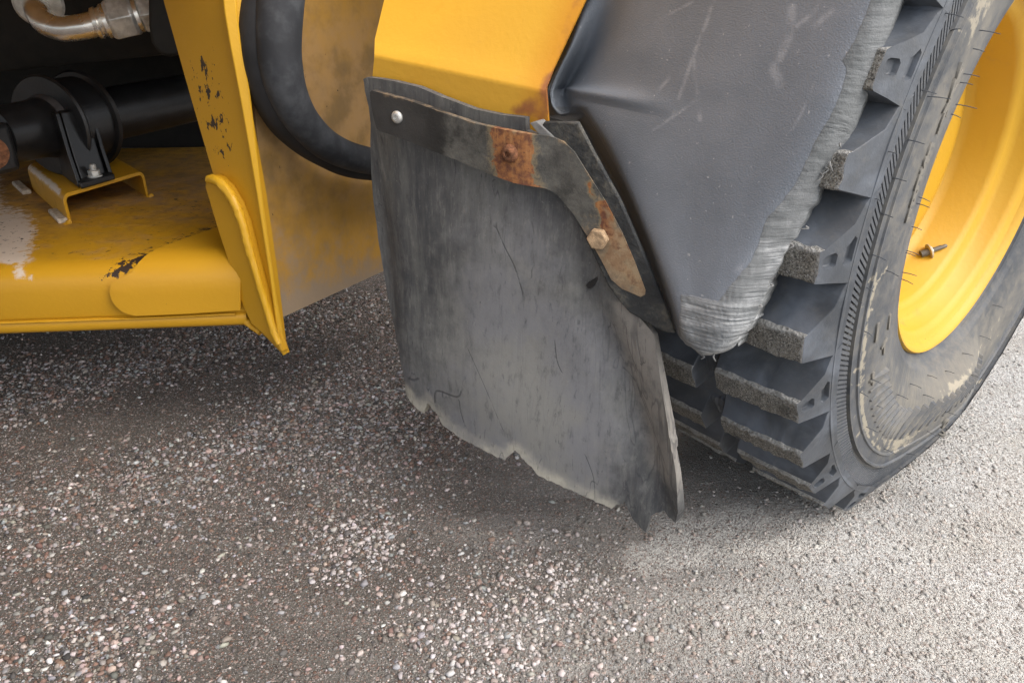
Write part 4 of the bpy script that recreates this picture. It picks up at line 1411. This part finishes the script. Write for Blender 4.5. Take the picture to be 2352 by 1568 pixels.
pp = [(512, 536), (470, 549), (420, 567), (340, 597), (292, 618), (272, 632), (262, 648), (258, 664), (262, 682), (272, 697), (286, 709), (302, 716), (318, 718), (440, 713), (556, 706), (556, 640), (540, 580)]
ol = resample(np.array([beam_xs(*q) for q in pp]), 0.010, True)
lo, hi = ol.min(0), ol.max(0)
ggx, ggy = np.meshgrid(np.arange(lo[0], hi[0], 0.012), np.arange(lo[1], hi[1], 0.008))
gg = np.stack([ggx.ravel(), ggy.ravel()], 1)
gg = gg[inside(gg, ol)]
gg = gg[segdist(gg, ol, True) > 0.004]
rres = delaunay_2d_cdt([Vector(a) for a in np.vstack([ol, gg])], [], [list(range(len(ol)))], 1, 1e-7)
Qp = np.array([tuple(a) for a in rres[0]])
qz = np.stack([np.interp(Qp[:, 1], sarc, prof_b[:, 0]), np.interp(Qp[:, 1], sarc, prof_b[:, 1])], 1)
dq = np.stack([np.interp(Qp[:, 1] + .004, sarc, prof_b[:, 0]) - np.interp(Qp[:, 1] - .004, sarc, prof_b[:, 0]), np.interp(Qp[:, 1] + .004, sarc, prof_b[:, 1]) - np.interp(Qp[:, 1] - .004, sarc, prof_b[:, 1])], 1)
dq /= np.linalg.norm(dq, axis=1)[:, None]
nq = np.stack([-dq[:, 1], dq[:, 0]], 1)
topq = qz + nq * 0.012
Vtop = np.array([beam_pt(x, q, z) for x, (q, z) in zip(Qp[:, 0], topq)])
Vbot = np.array([beam_pt(x, q, z) for x, (q, z) in zip(Qp[:, 0], qz - nq * 0.002)])
Tt = [list(f) for f in rres[2]]
ed = {}
for f in Tt:
    for i in range(3):
        e = (f[i], f[(i + 1) % 3])
        if (e[1], e[0]) in ed:
            del ed[(e[1], e[0])]
        else:
            ed[e] = 1
mq = len(Qp)
mk('reinforcing_plate', np.vstack([Vtop, Vbot]), Tt + [[a + mq for a in reversed(f)] for f in Tt] + [[a, a + mq, b + mq, b] for a, b in ed], M_yel, beam, sharp=50)


def bead(name, px, P0, n, r, mat, parent):
    P = [onpl(x, y, P0, n) for x, y in px]
    return tube(name, P, r, mat, parent, n=10, res=len(px) * 7, jitter=0.16)


# post: front plate, its bright edge, side plate behind
SP0 = onz(650, 728, Zb)
SP1 = onz(860, 632, Zb)
SD = unit(SP1 - SP0)
SN = np.array([SD[1], -SD[0], 0.0])
PO = onpl(600, 500, B1 + BN * 0.03, BN)
PNN = unit(BN - BD * 0.75)
STN = unit(BN + BD * 0.25)
post_px = [(366, -40), (512, -40), (520, 40), (532, 110), (557, 235), (580, 360), (596, 450), (624, 640), (643, 790), (651, 815), (612, 775), (575, 742), (555, 700), (520, 560), (497, 430), (491, 405), (440, 230), (378, 10)]


def post_chip(p, q):
    return np.clip(1 - segdist(p, [(470, 150), (480, 240), (500, 300), (510, 350)]) / 60, 0, 1) * 0.95


post = panel('post_plate', post_px, PO, PNN, 0.014, M_yel, loader, step=0.02, edge_step=0.012, attrs={'chip': post_chip}, sharp=40)
edge_px = [(508, -40), (540, -40), (546, 40), (553, 95), (562, 140), (574, 210), (584, 290), (600, 430), (615, 540), (635, 680), (652, 770), (660, 812), (650, 818), (643, 800), (639, 785), (620, 640), (590, 450), (575, 360), (552, 230), (527, 100), (515, 30)]
strip = panel('edge_strip', edge_px, PO + BN * 0.012, STN, 0.022, M_yel_strip, post, bev=0.002)
tab_px = [(536, -40), (600, -40), (590, -6), (576, 14), (566, 36), (562, 50), (560, 76), (556, 90), (550, 93), (545, 88), (538, 40)]
panel('plate_tab', tab_px, PO + BN * 0.006, STN, 0.012, M_yel_strip, post, bev=0.0015)

gus_px = [(470, 430), (471, 415), (477, 406), (487, 403), (500, 408), (522, 430), (545, 468), (563, 515), (578, 575), (598, 650), (622, 738), (640, 788), (648, 810), (612, 775), (576, 744), (556, 700), (540, 660), (520, 590), (500, 530)]
gus = panel('gusset_plate', gus_px, PO + BN * 0.018, PNN, 0.016, M_yel, post, bev=0.003)
bead('weld_seam', [(478, 412), (492, 412), (512, 425), (535, 458), (553, 500), (568, 555), (585, 615), (607, 690), (630, 765), (641, 790)], PO + BN * 0.019, PNN, [0.006, 0.008, 0.0085, 0.0075, 0.007, 0.006, 0.006, 0.005], M_yel_strip, post)
bead('weld_seam', [(520, 615), (524, 640), (533, 680), (548, 712), (566, 738), (598, 764)], PO + BN * 0.008, PNN, [0.006, 0.007, 0.006, 0.007, 0.005], M_yel, post)
bead('weld_seam', [(0, 742), (150, 737), (300, 732), (420, 727), (540, 721)], B0 + BI * -0.0015, BN, 0.0018, M_yel, beam)


def side_grey(p, q):
    return np.clip((p[:, 1] - 430) / 260, 0, 1) * 0.75 + np.clip(1 - segdist(p, [(650, 728), (860, 632)]) / 60, 0, 1) * 0.4


def side_dirt(p, q):
    return 0.35 * gauss(p[:, 1], 250, 220) + 0.2


side_px = [(552, -60), (960, -60), (960, 586), (860, 632), (650, 728), (640, 690), (604, 430), (580, 210), (560, 60)]
side = panel('side_plate', side_px, SP0, SN, 0.012, M_yel_filthy, loader, step=0.03, attrs={'grey': side_grey, 'dirt': side_dirt}, sharp=40)

# hoses looping between side plate and flap
HP = SP0 + SN * 0.075
hose_px = [(668, -140), (650, -50), (641, 50), (643, 140), (664, 222), (704, 290), (765, 342), (850, 370), (960, 378)]
hose = tube('hydraulic_hose', [onpl(x, y, HP, SN) for x, y in hose_px], [0.033, 0.033, 0.031, 0.026, 0.023, 0.022], M_hose, loader, n=24, res=60)
hose2_px = [(640, -140), (612, -50), (602, 50), (606, 140), (628, 225), (668, 292), (725, 345), (800, 385), (900, 400)]
tube('hydraulic_hose', [onpl(x, y, HP - SN * 0.035, SN) for x, y in hose2_px], [0.036, 0.036, 0.034, 0.028, 0.018, 0.014], mat_plain('black_hose_outer', (0.014, 0.014, 0.015), 0.6, scale=20), loader, n=24, res=60)

# saddle bracket on the beam floor
ZF = Zb + (0.454 - 0.335) * 0.89
fl, frr = onz(158, 512, ZF), onz(342, 450, ZF)
SE = unit(frr - fl)
SWd = np.linalg.norm(frr - fl)
hh = onpl(150, 446, fl, BN)[2] - ZF
tl0, tl1 = onz(148, 444, ZF + hh), onz(66, 376, ZF + hh)
SX = tl1 - tl0
rad_, tk = 0.016, 0.0075


def upath(off):
    pts = [(off, 0.0)]
    r = rad_ - off
    for t in np.linspace(0, math.pi / 2, 7):
        pts.append((rad_ - r * math.cos(t), hh - rad_ + r * math.sin(t)))
    for t in np.linspace(0, math.pi / 2, 7):
        pts.append((SWd - rad_ + r * math.sin(t), hh - rad_ + r * math.cos(t)))
    pts.append((SWd - off, 0.0))
    return pts


o1, o2 = upath(0), upath(tk)
loop = o1 + o2[::-1]
nl = len(loop)
Vs = [fl + SE * a + np.array([0, 0, b - 0.001]) + SX * t for t in np.linspace(0, 1, 8) for a, b in loop]
Fs = []
for t in range(7):
    for i in range(nl):
        Fs.append([t * nl + i, t * nl + (i + 1) % nl, (t + 1) * nl + (i + 1) % nl, (t + 1) * nl + i])
h_ = nl // 2
for base_ in (0, 7 * nl):
    for i in range(h_ - 1):
        Fs.append([base_ + i, base_ + i + 1, base_ + nl - 2 - i, base_ + nl - 1 - i])
spx = np.array([proj(v) for v in Vs])
sd_pale = np.clip(1 - segdist(spx, [(70, 385), (120, 425), (135, 440)]) / 16, 0, 1) * 0.8
sd_dirt = np.clip(1 - segdist(spx, [(70, 400), (140, 480)]) / 40, 0, 1) * 0.45
saddle = mk('saddle_bracket', Vs, Fs, M_yel, loader, attrs={'pale': sd_pale, 'dirt': sd_dirt, 'chip': np.full(len(Vs), 0.2)}, sharp=45)
bevel(saddle, 0.0012, 2, 50)
for (x, y) in ((156, 514), (345, 452)):
    P = onz(x, y, ZF)
    tube('weld_seam', [P - SE * 0.006, P + SE * 0.002 - BN * 0.004, P + SE * 0.008], [0.004, 0.0065, 0.004], M_yel, saddle, n=8, res=9, jitter=0.3)
for (x0, y0, x1, y1) in ((38, 420, 62, 442), (122, 484, 146, 508)):
    a, b = onz(x0, y0, ZF + 0.004), onz(x1, y1, ZF + 0.004)
    c = (a + b) / 2
    e = (b - a) / 2
    w = unit(np.cross(e, (0, 0, 1)))
    box('weld_pad', c, e, w * 0.009, np.array([0, 0, 0.005]), mat_plain('bare_weld', (0.52, 0.45, 0.36), 0.7, var=0.3, scale=90, bumps=0.5), saddle, bev=0.003)

# centre bearing of the drive shaft
zt = ZF + hh
BC = onz(156, 282, zt + 0.098)
SXu = unit(SX)
M_blk2 = M_black
brg = lathe('shaft_bearing', BC, SE, [(-0.046, 0.082), (-0.046, 0.094), (-0.042, 0.098), (-0.036, 0.094), (-0.034, 0.086), (0.034, 0.086), (0.036, 0.094), (0.042, 0.098), (0.046, 0.094), (0.046, 0.05), (0.02, 0.05), (-0.03, 0.045), (-0.03, 0.078)], M_black, loader, n=64)
ped = [(-0.088, 0.035), (-0.099, 0.0), (-0.108, -0.04), (-0.132, -0.090), (-0.132, -0.098), (0.132, -0.098), (0.132, -0.090), (0.108, -0.04), (0.099, 0.0), (0.088, 0.035)]


def prism(name, poly, c, e1, e2, ex, s0, s1, mat, parent, bev=0.002):
    k = len(poly)
    V = [c + e1 * a + e2 * b + ex * s0 for a, b in poly] + [c + e1 * a + e2 * b + ex * s1 for a, b in poly]
    F = [list(range(k))[::-1], [k + q for q in range(k)]] + [[q, (q + 1) % k, k + (q + 1) % k, k + q] for q in range(k)]
    return bevel(mk(name, V, F, mat, parent), bev)


ZV = np.array([0, 0, 1.0])
prism('bearing_pedestal', [(a * 0.93, b) for a, b in ped], BC, SXu, ZV, SE, -0.031, 0.031, M_black, brg, 0.003)
for s0, s1 in ((-0.044, -0.035), (0.035, 0.044)):
    prism('bearing_flange', ped, BC, SXu, ZV, SE, s0, s1, M_black, brg, 0.0015)
for sgn in (-1, 1):
    fc = BC - ZV * 0.098 + SXu * sgn * 0.128
    box('bearing_foot', fc + ZV * 0.006, SE * 0.042, SXu * 0.024, ZV * 0.006, M_black, brg, bev=0.003)
    nb_ = fc + ZV * 0.012 + SXu * sgn * 0.002
    lathe('washer', nb_, (0, 0, 1), [(0, 0.014), (0.0025, 0.014)], M_zinc, brg, n=20)
    hexnut('nut', nb_ + ZV * 0.002, (0, 0, 1), 0.0115, 0.011, M_zinc, brg)
    lathe('bolt', nb_ + ZV * 0.012, (0, 0, 1), [(0, 0.0062), (0.010, 0.0062), (0.0115, 0.005)], M_zinc, brg, n=16)
shaft = lathe('drive_shaft', BC, SE, [(-0.17, 0.0), (-0.17, 0.038), (-0.165, 0.052), (-0.075, 0.055), (-0.06, 0.058), (-0.05, 0.04), (-0.046, 0.03), (0.046, 0.03), (0.06, 0.055), (1.2, 0.055), (1.2, 0.0)], M_black, loader, n=40)
lathe('dust_seal', BC - SE * 0.046, SE, [(-0.022, 0.040), (-0.020, 0.052), (-0.010, 0.060), (0.004, 0.064), (0.004, 0.03)], mat_plain('dusty_seal', (0.06, 0.055, 0.055), 0.5), shaft, n=48)
yk = BC - SE * 0.185
for s in (-1,):
    box('yoke_arm', yk - SXu * 0.052 - np.array([0, 0, 0.012]), SE * 0.045, SXu * 0.016, np.array([0, 0, 0.044]), M_black, shaft, bev=0.010)
    lathe('bearing_cap', yk - SXu * 0.0685 - np.array([0, 0, 0.012]) - SE * 0.008, -SXu, [(0, 0.030), (0.004, 0.030), (0.006, 0.026), (0.004, 0.022), (0.004, 0)], M_rustbolt, shaft, n=32)
box('yoke_arm', yk + SXu * 0.052 - np.array([0, 0, 0.005]), SE * 0.045, SXu * 0.016, np.array([0, 0, 0.04]), M_black, shaft, bev=0.010)

# hydraulic elbow with its nuts, screwed into a dark block
YH = 1.42
hp = lambda x, y, d=0.0: onpl(x, y, (0, YH + d, 0), (0, 1, 0))
blk = panel('valve_block', [(338, -60), (398, -60), (404, 20), (420, 110), (408, 128), (384, 133), (362, 122), (346, 98), (340, 60)], hp(370, 60) + np.array([0, -0.035, 0]), (0.1, -1, 0.0), 0.16, M_dark, loader, bev=0.006)
elb = tube('elbow_fitting', [hp(100, -60, 0.14), hp(84, -8, 0.06), hp(86, 24, 0.0), hp(104, 52, -0.02), hp(140, 66, -0.025), hp(185, 63, -0.02), hp(222, 55, -0.012)], 0.0205, M_chrome, loader, n=28, res=48)
ea = unit(hp(330, 32, 0.012) - hp(222, 55, -0.012))
e0 = hp(222, 54, -0.012)
lathe('collar', e0 - ea * 0.004, ea, [(0, 0.021), (0.002, 0.025), (0.008, 0.026), (0.010, 0.023), (0.014, 0.024), (0.018, 0.028), (0.026, 0.028)], M_chrome, elb, n=32)
hexnut('union_nut', e0 + ea * 0.020, ea, 0.036, 0.046, M_zinc, elb, ref=(0.2, 0.1, 1.0))
lathe('collar', e0 + ea * 0.066, ea, [(0, 0.029), (0.006, 0.029)], M_chrome, elb, n=32)
hexnut('union_nut', e0 + ea * 0.072, ea, 0.033, 0.028, M_zinc, elb, ref=(0.5, 0.1, 1.0))
lathe('sealing_ring', e0 + ea * 0.098, ea, [(0, 0.030), (0.004, 0.036), (0.009, 0.036)], M_dark, elb, n=32)
fa = unit(hp(92, 4, 0.05) - hp(86, 24, 0.0))
lathe('pipe_flange', hp(88, 10, 0.02), fa, [(0, 0.021), (0.0, 0.036), (0.004, 0.040), (0.010, 0.038), (0.014, 0.030)], M_zinc, elb, n=40)

# dark machinery behind
gb = [hp(-260, 190, 0.22), hp(60, 158, 0.22), hp(350, 128, 0.22), hp(470, 112, 0.22)]
Vm = []
for P in gb:
    for (dy, dz) in ((0.0, 0.0), (-0.02, 0.03), (-0.03, 0.10), (-0.03, 0.5), (0.7, 0.5), (0.7, 0.05), (0.08, -0.005)):
        Vm.append(P + np.array([0, dy, dz]))
Fm = [[i * 7 + j, i * 7 + (j + 1) % 7, (i + 1) * 7 + (j + 1) % 7, (i + 1) * 7 + j] for i in range(3) for j in range(7)] + [list(range(7))[::-1], [21 + j for j in range(7)]]
mk('gearbox_casing', Vm, Fm, M_dark, loader, sharp=50)
box('inner_bulkhead', (-0.9, 2.35, 0.9), (1.6, 0, 0), (0, 0.02, 0), (0, 0, 0.6), M_dark, loader)
# unseen body shape, added above frame to keep sky light off chassis and ground
Vh = []
body_blocker = [(0.28, 0.95), (0.20, 1.02), (0.16, 1.2), (0.18, 1.8), (0.30, 1.95), (2.9, 1.95), (2.9, 0.82), (1.3, 0.82)]
for x in (-2.9, -2.8, -0.50, -0.42):
    k = 0.97 if x in (-2.9, -0.42) else 1.0
    for (y, z) in body_blocker:
        Vh.append((x, 1.6 + (y - 1.6) * k, 1.4 + (z - 1.4) * k))
Fh = [[i * 8 + j, i * 8 + (j + 1) % 8, (i + 1) * 8 + (j + 1) % 8, (i + 1) * 8 + j] for i in range(3) for j in range(8)] + [list(range(8))[::-1], [24 + j for j in range(8)]]
mk('sky_blocker_body', Vh, Fh, M_yel, loader, sharp=40)

# the machine's other wheel, unseen to the left, added to shade the ground
ang = math.atan2(AX[1], AX[0])
Rz = Matrix.Rotation(-math.pi / 2 - ang + math.radians(8), 4, 'Z')
MW = Matrix.Translation((-1.42, 0.80, 0.504)) @ Rz @ Matrix.Translation(-Vector(HUB))


def copy_part(o, parent):
    c = o.copy()
    COL.objects.link(c)
    c.parent = parent
    return c


for src in (tyre, rim):
    c = copy_part(src, loader)
    c.matrix_basis = MW
    for ch in list(src.children):
        if ch.name.startswith(('tread_block', 'wheel_disc')):
            copy_part(ch, c)

# unseen cab shape over the mudguard, added to keep sun off the left ground
Vc = []
cab_blocker = [(1.28, 0.92), (1.22, 1.0), (1.24, 1.7), (1.34, 1.95), (2.7, 1.95), (2.7, 0.92)]
for x in (-0.40, -0.36, 0.10, 0.16):
    k = 0.97 if x in (-0.40, 0.16) else 1.0
    for (y, z) in cab_blocker:
        Vc.append((x, 1.8 + (y - 1.8) * k, 1.4 + (z - 1.4) * k))
Fc = [[i * 6 + j, i * 6 + (j + 1) % 6, (i + 1) * 6 + (j + 1) % 6, (i + 1) * 6 + j] for i in range(3) for j in range(6)] + [list(range(6))[::-1], [18 + j for j in range(6)]]
mk('sky_blocker_cab', Vc, Fc, M_yel, loader, sharp=40)
